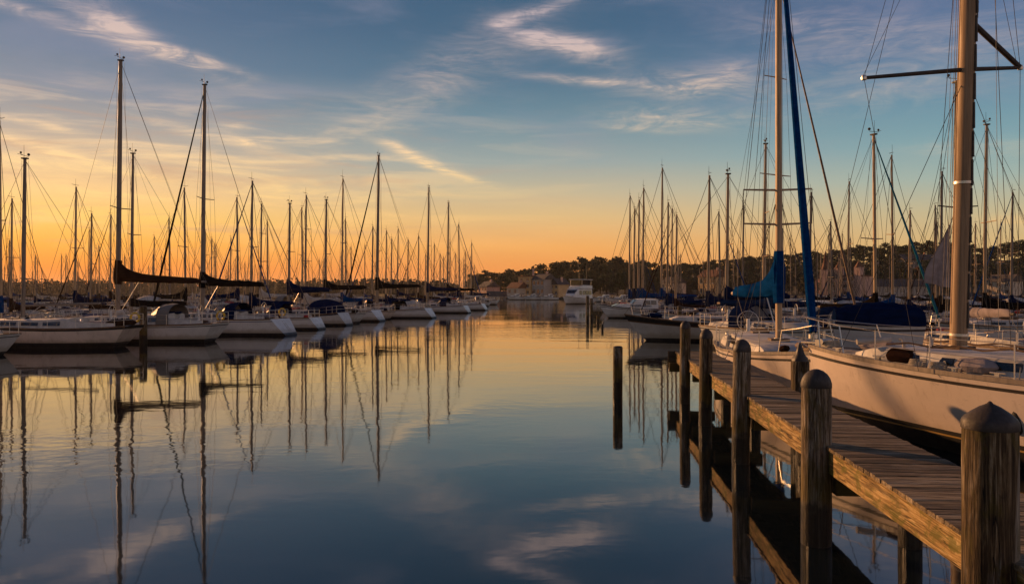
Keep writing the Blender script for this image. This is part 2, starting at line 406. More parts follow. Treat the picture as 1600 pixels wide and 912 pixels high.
# ------------------------------------------------------------------ sailing yacht builder (bow towards +x, waterline z = 0)
DEF = dict(L=10, B=3.2, fs=1.0, fm=.95, fb=1.25, rb=1.0, rs=.9, ws=.7, tm=.42, n=18, top=GEL, sheer=None, stripe=COVE, boot=BLACKP, anti=ANTI, zb=.10, zc=.18,
           cab=(.30, .72), ch=.42, cw=1.15, win=3, mast_t=.60, mast_z=13, mr=.085, mast_m=ALU, boom=4.0, boom_z=None, boom_rise=.12, cover=NAVYC, hump=.9, ct=.17,
           spreaders=((.5, 1.0),), furl=None, furl_r=.06, forestay=True, wire=.011, dodger=None, bimini=None, rail=True, wheel=True, detail=2, wires=8, buoy=False, fender=0, ladder=False,
           port=0, dinghy=None, toe=TEAK, gold=False, vane=True, boom_yaw=0.0, band=.875, clutter=3, tent=None, hood=1.0)

class Hull:
    def __init__(h, S):
        h.S = S; h.zk = -.5
    def sheer(h, t):
        S = h.S
        return S['fm'] + ((S['fb']-S['fm'])*((t-.35)/.65)**2 if t > .35 else (S['fs']-S['fm'])*((.35-t)/.35)**2)
    def hb(h, t):
        S = h.S; tm = S['tm']; b = S['B']/2
        if t < tm: return b*(S['ws'] + (1-S['ws'])*math.sin(math.pi/2*t/tm))
        u = (t-tm)/(1-tm)
        return max(.018, b*(1-u**2.1)**.95 if u < 1 else .018)
    def x(h, t, s):
        S = h.S; L = S['L']
        xb = L/2 - S['rb']*(1-s)**1.25
        xs = -L/2 + (S['rs']*(1-s) if S['rs'] > 0 else -S['rs']*s)
        return xs + t*(xb-xs)
    def pt(h, t, z):
        sh = h.sheer(t); s = max(0, (z-h.zk)/(sh-h.zk))
        u = min(1, max(0, (t-.4)/.6)); p = .20 + .62*u*u*(3-2*u)
        ua = min(1, max(0, (.3-t)/.3)); p += .22*ua
        return Vector((h.x(t, s), h.hb(t)*s**p, z))
    def deck(h, t, f=0.0):
        return Vector((h.x(t, 1), h.hb(t)*f, h.sheer(t)-.03+.07*(1-f*f)))
    def t_of_x(h, x):
        x0, x1 = h.x(0, 1), h.x(1, 1)
        return (x-x0)/(x1-x0)

def hull_mesh(S):
    h = Hull(S); mb = MB(); n = S['n']
    fr = (.35, .66, S['band']-.055, S['band'], 1.0)
    top, sh_m = S['top'], S['sheer'] or S['top']
    rowm = [S['anti'], S['anti'], S['boot'] if not S['gold'] else S['anti'], top, top, top if not S['sheer'] else top, S['stripe'] if S['stripe'] else top, sh_m]
    rows = []
    for i in range(n+1):
        t = i/n
        t = 1-(1-t)**1.25
        sh = h.sheer(t); zs = [h.zk, -.12, S['zb'], S['zc']] + [S['zc']+(sh-S['zc'])*f for f in fr]
        rows.append([h.pt(t, z) for z in zs])
    nr = len(rows[0])
    for j in range(nr-1):
        for sgn in (1, -1):
            vs = []; fs = []
            for i in range(n+1):
                for k in (j, j+1):
                    p = rows[i][k]; vs.append((p.x, p.y*sgn, p.z))
            for i in range(n):
                q = (2*i, 2*i+2, 2*i+3, 2*i+1); fs.append(q[::-1] if sgn > 0 else q)
            mb.add(vs, fs, rowm[j])
        a, b = rows[0][j], rows[0][j+1]
        m = rowm[j] if S['rs'] > 0 else (rowm[j] if j < 3 else top)
        mb.add([(a.x, a.y, a.z), (a.x, -a.y, a.z), (b.x, -b.y, b.z), (b.x, b.y, b.z)], [(0,1,2,3)], m)
    if S['gold']:
        for sgn in (1, -1):
            vs = []; fs = []
            for i in range(n+1):
                t = 1-(1-i/n)**1.25
                for z in (S['zb'], S['zb']+.035):
                    p = h.pt(t, z); vs.append((p.x, (p.y+.004)*sgn, p.z))
            for i in range(n): fs.append((2*i, 2*i+2, 2*i+3, 2*i+1))
            mb.add(vs, fs, GOLD)
    return h, mb

def weld(o):
    import bmesh
    bm = bmesh.new(); bm.from_mesh(o.data)
    bmesh.ops.remove_doubles(bm, verts=bm.verts, dist=1e-4)
    bm.to_mesh(o.data); bm.free()
    o.data.set_sharp_from_angle(angle=R(40))

def wire(name, root, a, b, r, m=WIRE, sag=0.0, n=4):
    mb = MB(); a = Vector(a); b = Vector(b)
    if sag:
        pts = [a.lerp(b, k/8) - Vector((0, 0, sag*4*(k/8)*(1-k/8))) for k in range(9)]
    else: pts = [a, b]
    mb.tube(pts, r, m, n=n)
    return mb.build(name, root)

def sailboat(name, label, group, loc, rz, **kw):
    S = dict(DEF); S.update(kw)
    D = S['detail']
    root = empty(name, loc, rz, label, 'sailboat', group)
    h, mb = hull_mesh(S)
    o = mb.build('hull', root); weld(o)
    # deck with camber
    mb = MB(); secs = []
    for i in range(17):
        t = .004+i/16*.99
        secs.append([h.deck(t, f) for f in (-.98, -.5, 0, .5, .98)])
    mb.loft(secs, DECKM, caps=False); mb.build('deck', root)
    # toe rail
    mb = MB()
    for sg in (1, -1):
        secs = []
        for i in range(21):
            t = i/20; p = h.deck(t, 1); y = p.y*sg; z = h.sheer(t)
            secs.append([(p.x, y+.012*sg, z-.045), (p.x, y+.012*sg, z+.035), (p.x, y-.04*sg, z+.035), (p.x, y-.04*sg, z-.02)])
        mb.loft(secs, S['toe'], closed=True)
    mb.build('toe_rail', root)
    # cabin trunk
    t0, t1 = S['cab']; ch = S['ch']
    def cab(t):
        u = (t-t0)/(t1-t0)
        w = min(S['cw'], h.hb(t)-.30)*(1 if u > .04 else .97)
        hh = ch*(1-.42*u)
        if u > .97: hh *= .25
        elif u > .88: hh *= .8
        return w, hh, h.deck(t, 0).z-.04, h.x(t, 1)
    mb = MB(); secs = []
    for u in (0, .12, .3, .5, .7, .88, .93, 1.0):
        w, hh, z, x = cab(t0+u*(t1-t0))
        secs.append([(x, -w, z-.05), (x, -w*.90, z+hh*.92), (x, -w*.82, z+hh), (x, -w*.4, z+hh*1.08), (x, 0, z+hh*1.11), (x, w*.4, z+hh*1.08), (x, w*.82, z+hh), (x, w*.90, z+hh*.92), (x, w, z-.05)])
    mb.loft(secs, CABM)
    co = mb.build('cabin', root)
    ctop = lambda t: cab(t)[2]+cab(t)[1]*1.1
    # cabin windows
    nw = S['win']
    for k in range(nw):
        a = t0+(t1-t0)*(.08+.72*k/nw); b = t0+(t1-t0)*(.08+.72*(k+.78)/nw)
        if S['port']: b = a+(b-a)*.5
        for sg in (1, -1):
            vs = []
            for t in (a, b):
                w, hh, z, x = cab(t)
                for f in (.30, .74):
                    y = w-(w*.10)*f/.92
                    for e in (-.012, .008): vs.append((x, sg*(y+e), z+hh*f))
            mb = MB(); mb.add(vs, [(0,1,3,2), (4,6,7,5), (0,4,5,1), (2,3,7,6), (0,2,6,4), (1,5,7,3)], GLASSD)
            mb.build('window', co, smooth=False)
    # hatches
    mb = MB()
    for t in (t0+(t1-t0)*.08, t0+(t1-t0)*.72):
        x = h.x(t, 1); z = ctop(t)
        mb.box((x-.28, -.27, z-.04), (x+.28, .27, z+.05), GLASSD if D < 2 else TEAK)
    mb.build('hatch', co, smooth=False)
    # cockpit
    for sg in (1, -1):
        mb = MB(); secs = []
        for t in (.07, .14, .22, t0+.01):
            y = h.hb(t)*.66*sg; x = h.x(t, 1); z = h.deck(t, .6).z
            hh = .16+.20*(t-.05)/(t0-.04)
            secs.append([(x, y-.10*sg, z-.03), (x, y-.07*sg, z+hh), (x, y+.07*sg, z+hh), (x, y+.16*sg, z-.03)])
        mb.loft(secs, CABM, closed=True); mb.build('cockpit_coaming', root)
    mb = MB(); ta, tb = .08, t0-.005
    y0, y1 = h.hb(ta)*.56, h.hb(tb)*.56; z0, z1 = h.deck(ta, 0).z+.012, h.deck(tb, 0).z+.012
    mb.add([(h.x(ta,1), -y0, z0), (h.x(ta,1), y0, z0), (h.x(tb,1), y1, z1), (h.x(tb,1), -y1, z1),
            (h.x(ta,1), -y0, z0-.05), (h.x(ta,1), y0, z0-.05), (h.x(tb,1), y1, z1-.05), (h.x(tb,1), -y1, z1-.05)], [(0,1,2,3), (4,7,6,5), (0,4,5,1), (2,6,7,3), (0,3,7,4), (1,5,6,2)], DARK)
    mb.build('cockpit_shade_panel', root, smooth=False)  # dark sheet on the closed deck, coloured to look like a shaded recess
    if S['wheel'] and D >= 1:
        x = h.x(.13, 1); z = h.deck(.13, 0).z; mb = MB()
        mb.tube([(x, 0, z), (x, 0, z+.85)], [.09, .06], GEL, 8)
        ring = [(x-.08, .38*math.cos(a*math.pi/9), z+.75+.38*math.sin(a*math.pi/9)) for a in range(19)]
        mb.tube(ring, .016, STEEL, 5)
        for a in range(3):
            c_, s_ = math.cos(a*math.pi/3)*.38, math.sin(a*math.pi/3)*.38
            mb.tube([(x-.08, c_, z+.75+s_), (x-.08, -c_, z+.75-s_)], .008, STEEL, 4)
        mb.build('steering_wheel', root)
    if D >= 1:   # winches
        for sg in (1, -1):
            t = t0-.07; mb = MB()
            mb.lathe([(.07,0), (.075,.03), (.045,.07), (.045,.13), (.065,.16), (.05,.18)], STEEL, 10, (h.x(t,1), sg*h.hb(t)*.68, h.deck(t,.6).z+.30))
            mb.build('winch', root)
    # spray hood
    if S['dodger']:
        w, hh, z, x = cab(t0+.02); w = min(w*1.12, h.hb(t0)-.12)
        def arch(xx, zt, ww, n=11):
            return [(xx, -ww*math.cos(math.pi*k/(n-1)), z+.02+zt*(math.sin(math.pi*k/(n-1))**.55)) for k in range(n)]
        dh = S['hood']; A = [arch(x+1.05, hh+.06, w*.72), arch(x+.40, hh+.74*dh, w*.92), arch(x+.02, hh+.84*dh, w), arch(x-.50*dh, hh+.80*dh, w*1.0)]
        mb = MB(); mb.loft(A[1:], S['dodger'], caps=False); mb.loft([[(v[0], v[1]*.975, v[2]-.03) for v in s_] for s_ in A[1:]], S['dodger'], caps=False, flip=True)
        for s_ in (A[0], A[1]):
            mb.tube(s_, .035, S['dodger'], 5)
        for k in (1, 3, 5, 7, 9): mb.tube([A[0][k], A[1][k]], .04, S['dodger'], 4)
        hood = mb.build('spray_hood', root)
        mb = MB(); mb.loft([[Vector(v)*1 for v in A[0][1:-1]], A[1][1:-1]], CLEARV, caps=False); mb.build('window', hood)
    if S['bimini']:
        x0, x1 = h.x(.03, 1), h.x(t0-.06, 1); z = h.deck(.15, 0).z+1.95; w = h.hb(.15)*.9
        mb = MB()
        mb.loft([[(x0+(x1-x0)*u, w*f, z+.12*math.sin(math.pi*u)-.18*f*f) for f in (-1, -.5, 0, .5, 1)] for u in (0, .25, .5, .75, 1)], S['bimini'], caps=False)
        mb.loft([[(x0+(x1-x0)*u, w*f, z-.03+.12*math.sin(math.pi*u)-.18*f*f) for f in (-1, -.5, 0, .5, 1)] for u in (0, .25, .5, .75, 1)], S['bimini'], caps=False, flip=True)
        bo = mb.build('bimini', root)
        mb = MB()
        for u in (0, .5, 1):
            for sg in (1, -1): mb.tube([(x0+(x1-x0)*u, w*sg, z-.19), ((x0+x1)/2, w*1.02*sg, h.deck(.15, .8).z)], .013, STEEL, 5)
        mb.build('frame', bo)
    # mast
    mt = S['mast_t']; mx = h.x(mt, 1); mz0 = (ctop(mt) if t0 < mt < t1 else h.deck(mt, 0).z)-.03; mz1 = S['mast_z']; mr = S['mr']
    rake = S.get('mast_rake', .012)
    mp = lambda z: Vector((mx-(z-mz0)*rake, 0, z))
    mb = MB(); mb.tube([mp(mz0), mp(mz0+.25*(mz1-mz0)), mp(mz0+.7*(mz1-mz0)), mp(mz1)], [mr, mr, mr*.92, mr*.72], S['mast_m'], 12, asp=1.35, up=(1,0,0))
    if D >= 1:
        mb.box((mx-.16, -.1, mz1-.02), (mx+.16, .1, mz1+.05), MASTDK, Matrix.Translation(mp(mz1)-Vector((mx, 0, mz1))))
    if D >= 2:
        mb.tube([mp(mz0)-Vector((0,0,.02)), mp(mz0+.10)], mr*1.45, STEEL, 12)
    mast = mb.build('mast', root)
    if S['vane']:
        q = mp(mz1); mb = MB()
        k = 1 if D else 1.3
        mb.tube([q+Vector((.05,0,.02)), q+Vector((.05,0,.75))], [.014*k, .008*k], MASTDK, 4)
        mb.tube([q+Vector((0,-.32,.16)), q+Vector((0,.32,.16))], .012*k, MASTDK, 4)
        mb.tube([q+Vector((-.1,.32,.16)), q+Vector((.2,.32,.22))], .010*k, MASTDK, 4)
        if D >= 1:
            mb.lathe([(.02,-.05), (.075,0), (.075,.06), (.02,.1)], MASTDK, 8, q+Vector((0,-.32,.25)))
            mb.lathe([(.02,-.05), (.055,0), (.055,.05), (.02,.08)], MASTDK, 8, q+Vector((0,.34,.26)))
        mb.build('masthead_antenna', mast)
    tips = []
    for (f, half) in S['spreaders']:
        z = mz0+f*(mz1-mz0); q = mp(z)
        for sg in (1, -1):
            tip = q+Vector((-.18, sg*half, .05)); tips.append((f, sg, tip))
            mb = MB(); mb.tube([q, tip], [.035*S.get('spr', 1), .024*S.get('spr', 1)], S['mast_m'], 6); mb.build('spreader', mast)
    # boom and sail cover
    if S['boom']:
        bz = S['boom_z'] or mz0+.75; b0 = mp(bz); yaw = S['boom_yaw']
        bd = Vector((-math.cos(R(yaw)), math.sin(R(yaw)), 0))
        b1 = b0+bd*S['boom']+Vector((0, 0, S['boom_rise']*S['boom']*.25))
        mb = MB(); mb.tube([b0, b1], .065, S['mast_m'], 8); bo = mb.build('boom', root)
        if S['cover']:
            mb = MB(); secs = []; N = 16
            side = Vector((-bd.y, bd.x, 0))
            rnd = random.Random(int(abs(loc[0])*100)); hp = S['hump']; ct = S['ct']
            for i in range(N+1):
                u = i/N; c = b0.lerp(b1, u*.97-.02)
                top = ct*1.1+hp*math.exp(-u*8.5)+.28*(1-u)*ct/.17*.55
                bot = -.11-.03*math.sin(u*math.pi)
                w = ct*(1-.35*u)*(1 if u > .03 else .9)
                wv = [rnd.uniform(-.018, .018) for _ in range(12)]
                if i == N: top *= .55; w *= .6
                sec = []
                for k in range(12):
                    g = 2*math.pi*k/12; sy = math.sin(g); cz = -math.cos(g)
                    zz = bot+(top-bot)*(cz+1)/2; ww = w*(abs(sy)**.8)*(1 if sy > 0 else -1)*(1.0-.55*max(0, cz)*(.4+.6*math.exp(-u*8)))
                    sec.append(c+side*(ww+wv[k])+Vector((0,0,zz+wv[k]*.8)))
                secs.append(sec)
            mb.loft(secs, S['cover'], closed=True)
            if hp > .5:
                mb.tube([mp(bz-.28), mp(bz+.1), mp(bz+.55*hp), mp(bz+hp+.12)], [mr*1.5, mr*1.75, mr*1.65, mr*1.35], S['cover'], 10, asp=1.4, up=(1,0,0))
            mb.build('sail_cover', bo)
        wire('topping_lift', root, mp(mz1-.05), b1, S['wire']*.7)
        if D >= 1: wire('mainsheet', root, b0.lerp(b1, .9), (h.x(.16,1), 0, h.deck(.16,0).z+.1), S['wire'], ROPE)
        if D >= 2: wire('boom_vang', root, b0.lerp(b1, .25), (mx-.12, 0, mz0+.1), .02, STEEL)
    # standing rigging
    w_ = S['wire']; tm_ = mp(mz1-.06)
    bow = Vector((h.x(1,1)-.06, 0, h.sheer(1)+.05))
    hd = mp(mz0+(mz1-mz0)*S.get('stay_f', .985))
    if S['forestay']:
        if S['furl']:
            a = bow+Vector((0,0,.45)); mb = MB(); fr_ = S['furl_r']
            mb.tube([bow, a], .03, STEEL, 6); mb.lathe([(.05,-.06), (.11,-.05), (.11,.05), (.05,.06)], STEEL, 10, a-Vector((0,0,.1)))
            pts = [a.lerp(hd, u) for u in (0, .08, .3, .6, .9, .985)]
            mb.tube(pts, [fr_*1.1, fr_*1.35, fr_*1.2, fr_*.95, fr_*.6, fr_*.4], S['furl'], 8)
            mb.build('furled_headsail', root)
            wire('forestay', root, a, hd, w_)
        else: wire('forestay', root, bow, hd, w_)
    if S['wires'] >= 4:
        ba = Vector((h.x(0,1)+.1, 0, h.sheer(0)+.03))
        wire('backstay', root, tm_, ba, w_)
        cp = {sg: Vector((mx-.25, sg*(h.hb(mt-.02)-.08), h.sheer(mt))) for sg in (1, -1)}
        for sg in (1, -1):
            tl = [t for (f, s_, t) in tips if s_ == sg]
            mb = MB(); mb.tube([tm_]+tl[::-1]+[cp[sg]], w_, WIRE, 4); mb.build('shroud', root)
            if S['wires'] >= 6 and tips:
                zf = S['spreaders'][0][0]; q = mp(mz0+zf*(mz1-mz0)-.08)
                wire('lower_shroud', root, q, cp[sg]+Vector((.55, 0, 0)), w_)
                wire('lower_shroud', root, q, cp[sg]+Vector((-.5, 0, 0)), w_)
        if S['wires'] >= 8:
            wire('halyard', root, mp(mz1-.1)+Vector((mr*1.7, .04, 0)), mp(mz0+.9)+Vector((mr*2.3, .1, 0)), w_*.7, ROPE)
            wire('halyard', root, mp(mz1-.1)+Vector((-mr*1.8, -.05, 0)), (mx-.5, -.5, mz0+.05), w_*.7, ROPE)
    # rails
    if S['rail']:
        rr = .014 if D else .018
        mb = MB(); z = h.sheer(.93)
        pa = [Vector((h.x(t,1), sg*max(.06, h.hb(t)-.06), h.sheer(t)+dz)) for sg, t, dz in ((1,.87,.0), (1,.885,.6), (1,.94,.62), (1,1.005,.66), (-1,1.005,.66), (-1,.94,.62), (-1,.885,.6), (-1,.87,0))]
        mb.tube(pa, rr, STEEL, 5)
        for sg in (1, -1):
            mb.tube([(h.x(.955,1), sg*max(.05,h.hb(.955)-.05), h.sheer(.955)), (h.x(.965,1), sg*max(.06,h.hb(.965)-.06), h.sheer(.965)+.63)], rr, STEEL, 5)
            mb.tube([(h.x(.88,1), sg*(h.hb(.88)-.06), h.sheer(.88)+.32), (h.x(.96,1), sg*max(.06,h.hb(.96)-.06), h.sheer(.96)+.34)], rr*.8, STEEL, 5)
        mb.build('pulpit', root)
        mb = MB()
        for dz in (.62, .33):
            mb.tube([Vector((h.x(t,1)+.04, sg*(h.hb(t)-.07), h.sheer(t)+dz)) for sg, t in ((1,.11), (1,.05), (1,.005), (-1,.005), (-1,.05), (-1,.11))], rr, STEEL, 5)
        for sg in (1, -1):
            for t in (.11, .05, .005): mb.tube([(h.x(t,1)+.04, sg*(h.hb(t)-.07), h.sheer(t)), (h.x(t,1)+.04, sg*(h.hb(t)-.07), h.sheer(t)+.62)], rr, STEEL, 5)
        mb.build('pushpit', root)
        ts = [.11, .24, .38, .52, .66, .78, .885]
        if D >= 2:
            for sg in (1, -1):
                for t in ts[1:-1]:
                    mb = MB(); p = Vector((h.x(t,1), sg*(h.hb(t)-.06), h.sheer(t)))
                    mb.tube([p, p+Vector((0,0,.62))], .013, STEEL, 6); mb.tube([p, p+Vector((0,0,.06))], .028, STEEL, 6); mb.build('stanchion', root)
                for dz in (.60, .32):
                    mb = MB(); mb.tube([Vector((h.x(t,1), sg*(h.hb(t)-.06), h.sheer(t)+dz)) for t in ts], .0075, STEEL, 5); mb.build('lifeline', root)
        else:
            mb = MB()
            for sg in (1, -1):
                for t in ts[1:-1]:
                    p = Vector((h.x(t,1), sg*(h.hb(t)-.06), h.sheer(t))); mb.tube([p, p+Vector((0,0,.62))], rr*.9, STEEL, 4)
                for dz in (.60, .32): mb.tube([Vector((h.x(t,1), sg*(h.hb(t)-.06), h.sheer(t)+dz)) for t in ts], rr*.6, STEEL, 4)
            mb.build('lifelines', root)
    if S['buoy']:
        x = h.x(.06,1); y = -(h.hb(.06)-.02); z = h.sheer(.06)+.42; mb = MB()
        mb.tube([(x+.24*math.cos(a*.35), y, z+.26*math.sin(a*.35)) for a in range(-3, 13)], .065, YELL, 7); mb.build('horseshoe_buoy', root)
    for k in range(S['fender']):
        t = (.3, .55, .42)[k]
        for sg in (1, -1):
            p = h.pt(t, .45); mb = MB()
            mb.lathe([(.02,-.36), (.09,-.3), (.11,-.2), (.11,.2), (.09,.3), (.03,.36), (.02,.42)], GEL if k else RUB, 10, (p.x, sg*(p.y+.10), .55))
            mb.tube([(p.x, sg*(p.y+.10), .95), (p.x, sg*(h.hb(t)-.02), h.sheer(t)+.02)], .008, ROPE, 4); mb.build('fender', root)
    if S['ladder']:
        mb = MB(); y = .18
        xa, za = h.x(0, 1)-.03, h.sheer(0)-.05; zb_ = .25; xb_ = h.pt(0, zb_).x-.04
        for sg in (0, 1):
            mb.tube([(xa, y+.32*sg-.5, za), (xb_, y+.32*sg-.5, zb_)], .014, STEEL, 5)
        for k in range(4):
            u = (k+.5)/4; mb.tube([(xa+(xb_-xa)*u-.01, y-.5, za+(zb_-za)*u), (xa+(xb_-xa)*u-.01, y-.18, za+(zb_-za)*u)], .014, STEEL, 5)
        mb.build('boarding_ladder', root)
    if S['clutter']:
        rc = random.Random(int(abs(S['L']*100+S['mast_z']*10)))
        for k in range(S['clutter']):
            t = rc.choice((rc.uniform(.05, t0-.02), rc.uniform(t1+.02, .9), rc.uniform(t0, t1)))
            on = t0 < t < t1
            f = rc.uniform(-.45, .45); q = h.deck(t, f); z = q.z+(cab(t)[1]*.95 if on else 0)
            w, l, hh = rc.uniform(.12, .3), rc.uniform(.25, .8), rc.uniform(.14, .38)
            c = rc.choice((NAVYC, BLUEC, BLKC, BRNC, WHITEC, GREYC, TEAK, REDP))
            mb = MB(); yaw = rc.uniform(-.5, .5); M_ = Matrix.Translation((q.x, q.y, z)) @ Matrix.Rotation(yaw, 4, 'Z')
            secs = []
            for i in range(7):
                u = -1+2*i/6; e = math.sqrt(max(.03, 1-u**4)); sec = []
                for j in range(8):
                    g = 2*math.pi*j/8; sec.append(M_ @ Vector((u*l, math.cos(g)*w*e*rc.uniform(.85, 1.1), max(-.03, hh*.45+math.sin(g)*hh*.55*e*rc.uniform(.85, 1.1)))))
                secs.append(sec)
            mb.loft(secs, c, closed=True); mb.build(rc.choice(('sail_bag', 'deck_bag')), root)
    if S['tent']:
        x0, x1 = h.x(.03, 1), h.x(t0+.02, 1); zt = h.deck(.15, 0).z
        secs = []
        for i in range(9):
            u = i/8; x = x0+(x1-x0)*u; t = h.t_of_x(x); w = h.hb(t)*.86; top = .55+.75*math.sin(math.pi*(.2+.55*u))
            secs.append([(x, -w, zt+.02), (x, -w*.97, zt+top*.45), (x, -w*.55, zt+top*.82+.03*math.sin(i*2.3)), (x, 0, zt+top), (x, w*.55, zt+top*.82+.03*math.cos(i*2.1)), (x, w*.97, zt+top*.45), (x, w, zt+.02)])
        mb = MB(); mb.loft(secs, S['tent']); mb.build('cockpit_cover', root)
    return root, h, mp
# ------------------------------------------------------------------ water and land
def interp(tab, x):
    if x <= tab[0][0]: return tab[0][1]
    for (a, va), (b, vb) in zip(tab, tab[1:]):
        if x <= b: return va+(vb-va)*(x-a)/(b-a)
    return tab[-1][1]
def sstep(a, b, x):
    u = min(1, max(0, (x-a)/(b-a))); return u*u*(3-2*u)

wm = bpy.data.materials.new('harbour water'); wm.use_nodes = True
t = NT(wm.node_tree); b = wm.node_tree.nodes['Principled BSDF']
b.inputs['Base Color'].default_value = (.006, .010, .013, 1); b.inputs['Roughness'].default_value = .035; b.inputs['IOR'].default_value = 1.8
pos = t.n('ShaderNodeNewGeometry').outputs['Position']
n1 = t.noise(t.mapping(pos, scale=(.9, 1.1, 1)), 2.2, 2, .5, .3)
n2 = t.noise(t.mapping(pos, scale=(.35, .6, 1), rot=(0, 0, .2)), 1.0, 3, .5, .5)
n3 = t.noise(t.mapping(pos, scale=(.05, .10, 1)), 1.0, 3, .5, .4)
patch = t.rng(t.noise(t.mapping(pos, loc=(3, 9, 0), scale=(.022, .06, 1)), 1.0, 3, .55, .6), .42, .64, .25, 2.1)
h = t.math('MULTIPLY', patch, t.math('ADD', t.math('MULTIPLY', n1, .0034), t.math('MULTIPLY', n2, .009)))
h = t.math('ADD', h, t.math('MULTIPLY', n3, .016))
bp = t.n('ShaderNodeBump', i_Strength=1.0, i_Distance=1.0, i_Height=h)
t.set(b, 'Normal', bp.outputs[0])
mb = MB(); mb.add([(-1500,-300,0), (1300,-300,0), (1300,1350,0), (-1500,1350,0)], [(0,1,2,3)], wm)
tag(mb.build('water', smooth=False), kind='structure')

SHORE_Y = [(-2500, 900), (-600, 880), (-300, 860), (-110, 700), (-50, 480), (-18, 380), (10, 340), (60, 318), (140, 305), (260, 300), (600, 290), (1600, 280)]
def ground_z(x, y):
    dd = y-interp(SHORE_Y, x)
    if dd < 0: return -2.0
    z = -.4+1.7*sstep(0, 8, dd)+2.0*sstep(10, 120, dd)
    z += 17*sstep(30, 200, x)*sstep(30, 210, dd) + 6*sstep(160, 420, x)*sstep(80, 260, dd)
    return z
def land(name, x0, x1, nx, depth):
    mb = MB(); secs = []
    for i in range(nx+1):
        x = x0+(x1-x0)*i/nx; ys = interp(SHORE_Y, x); sec = []
        for dd in (-2, .5, 3, 6, 10, 20, 35, 55, 80, 110, 150, 200, 260, 340, depth):
            sec.append((x, ys+dd, ground_z(x, ys+dd)))
        secs.append(sec)
    mb.loft(secs, SHORE, caps=False)
    return tag(mb.build(name), kind='structure')
land('far_shore', -1490, 1290, 130, 420)

# ------------------------------------------------------------------ trees on the shore
def leaf_cloud(mb, c, rad, n, size, m, rnd):
    for _ in range(n):
        while True:
            p = Vector((rnd.uniform(-1,1), rnd.uniform(-1,1), rnd.uniform(-1,1)))
            if .25 < p.length < 1: break
        p = Vector((p.x*rad[0], p.y*rad[1], p.z*rad[2]))+c
        s = size*rnd.uniform(.55, 1.3)
        a = Vector((rnd.gauss(0,1), rnd.gauss(0,1), rnd.gauss(0,.7))).normalized(); bb = a.orthogonal().normalized()
        bb = Matrix.Rotation(rnd.uniform(0, 6.28), 3, a) @ bb; cc = a.cross(bb)
        mb.add([p+bb*s, p+cc*s*.6, p-bb*s*.8, p-cc*s*.7], [(0,1,2,3)], m)
def make_tree(kind, seed):
    """unit tree, 10 m tall"""
    rnd = random.Random(seed); root = empty('tree' if kind != 'pine' else 'pine_tree')
    tr = MB(); cr = MB()
    if kind == 'pine':
        lean = rnd.uniform(-.5, .5)
        tr.tube([(0,0,-.6), (lean*.3,0,3), (lean,.1,6.5), (lean*1.2,.1,9.3)], [.28, .22, .16, .05], TRUNK, 7)
        for k in range(20):
            z = 3.6+5.9*(k/19)**.75; g = rnd.uniform(0, 6.28); r = rnd.uniform(.5, 3.2)*(1.2-.75*abs((z-6.6)/3.4))
            c = Vector((lean+r*math.cos(g), r*math.sin(g), z)); tr.tube([(lean*z/8,0,z-.6), c], [.07, .03], TRUNK, 4)
            leaf_cloud(cr, c, (rnd.uniform(1.0,1.6), rnd.uniform(1.0,1.6), .72), 62, .34, LEAF2, rnd)
    else:
        H = 2.0 if kind == 'oak' else 1.0; mt_ = LEAF1 if kind == 'oak' else LEAF3
        tr.tube([(0,0,-.6), (.1,0,1.5), (.2,.1,H+1.5), (.2,.2,8.4)], [.36, .28, .2, .05], TRUNK, 7)
        for k in range(26):
            z = H+7.5*rnd.random()**.85; g = rnd.uniform(0, 6.28)
            R_ = 3.7*math.sqrt(max(.05, 1-((z-4.9)/5.0)**2)); r = R_*rnd.uniform(.25, .95)
            c = Vector((r*math.cos(g), r*math.sin(g), z)); tr.tube([(.15,.05,max(.8, z-1.8)), c], [.09, .03], TRUNK, 4)
            q = rnd.uniform(.9, 1.6); leaf_cloud(cr, c, (q*1.1, q*1.1, q*.8), 66, .34, mt_, rnd)
    tr.build('trunk', root); cr.build('crown', root, smooth=False)
    return root
TREES = [make_tree('pine', 1), make_tree('pine', 2), make_tree('pine', 3), make_tree('oak', 4), make_tree('oak', 5), make_tree('oak', 6), make_tree('bush', 7), make_tree('bush', 8)]
KINDW = {'pine_tree': 'umbrella pine', 'tree': 'leafy tree'}
SKYL = [(735, 430), (748, 421), (775, 418), (800, 421), (815, 413), (830, 412), (848, 416), (862, 413), (880, 405), (895, 408), (905, 402), (925, 400), (945, 403), (960, 401), (1000, 405), (1030, 412),
        (1060, 410), (1100, 409), (1140, 404), (1180, 400), (1210, 396), (1250, 395), (1290, 392), (1330, 387), (1365, 380), (1400, 379), (1440, 377), (1480, 379), (1530, 383), (1560, 379), (1600, 377), (1720, 372)]
used = set(); tree_list = []
rt = random.Random(21)
for row, (dd0, dd1, stepx, f) in enumerate(((150, 230, 9.5, 1.0), (70, 140, 10.5, .82), (26, 60, 12, .60))):
    px = 738.0
    while px < 1690:
        d = 330.0
        for _ in range(4):
            d = interp(SHORE_Y, (px-800)*d/F)+rt.uniform(dd0, dd1) if _ == 0 else d
        p = P(px, d); gz = ground_z(p.x, p.y)
        if gz > -1:
            ztop = CAM_H+(456-interp(SKYL, px))*d/F
            H = (ztop-gz)*(f if row else 1)*rt.uniform(.78, 1.07)
            if row: H = min(H, rt.uniform(8, 14))
            H = max(6.0, min(H, 21))
            tree_list.append((px, d, p.x, p.y, gz, H, row))
        px += stepx*rt.uniform(.6, 1.4)*(1.15 if px > 1400 else 1)
tree_list.sort(key=lambda q: (q[6], q[0]))
ROWN = ['on the far skyline', 'in the middle row on the far shore', 'in the front row near the waterfront']
cnt = {}
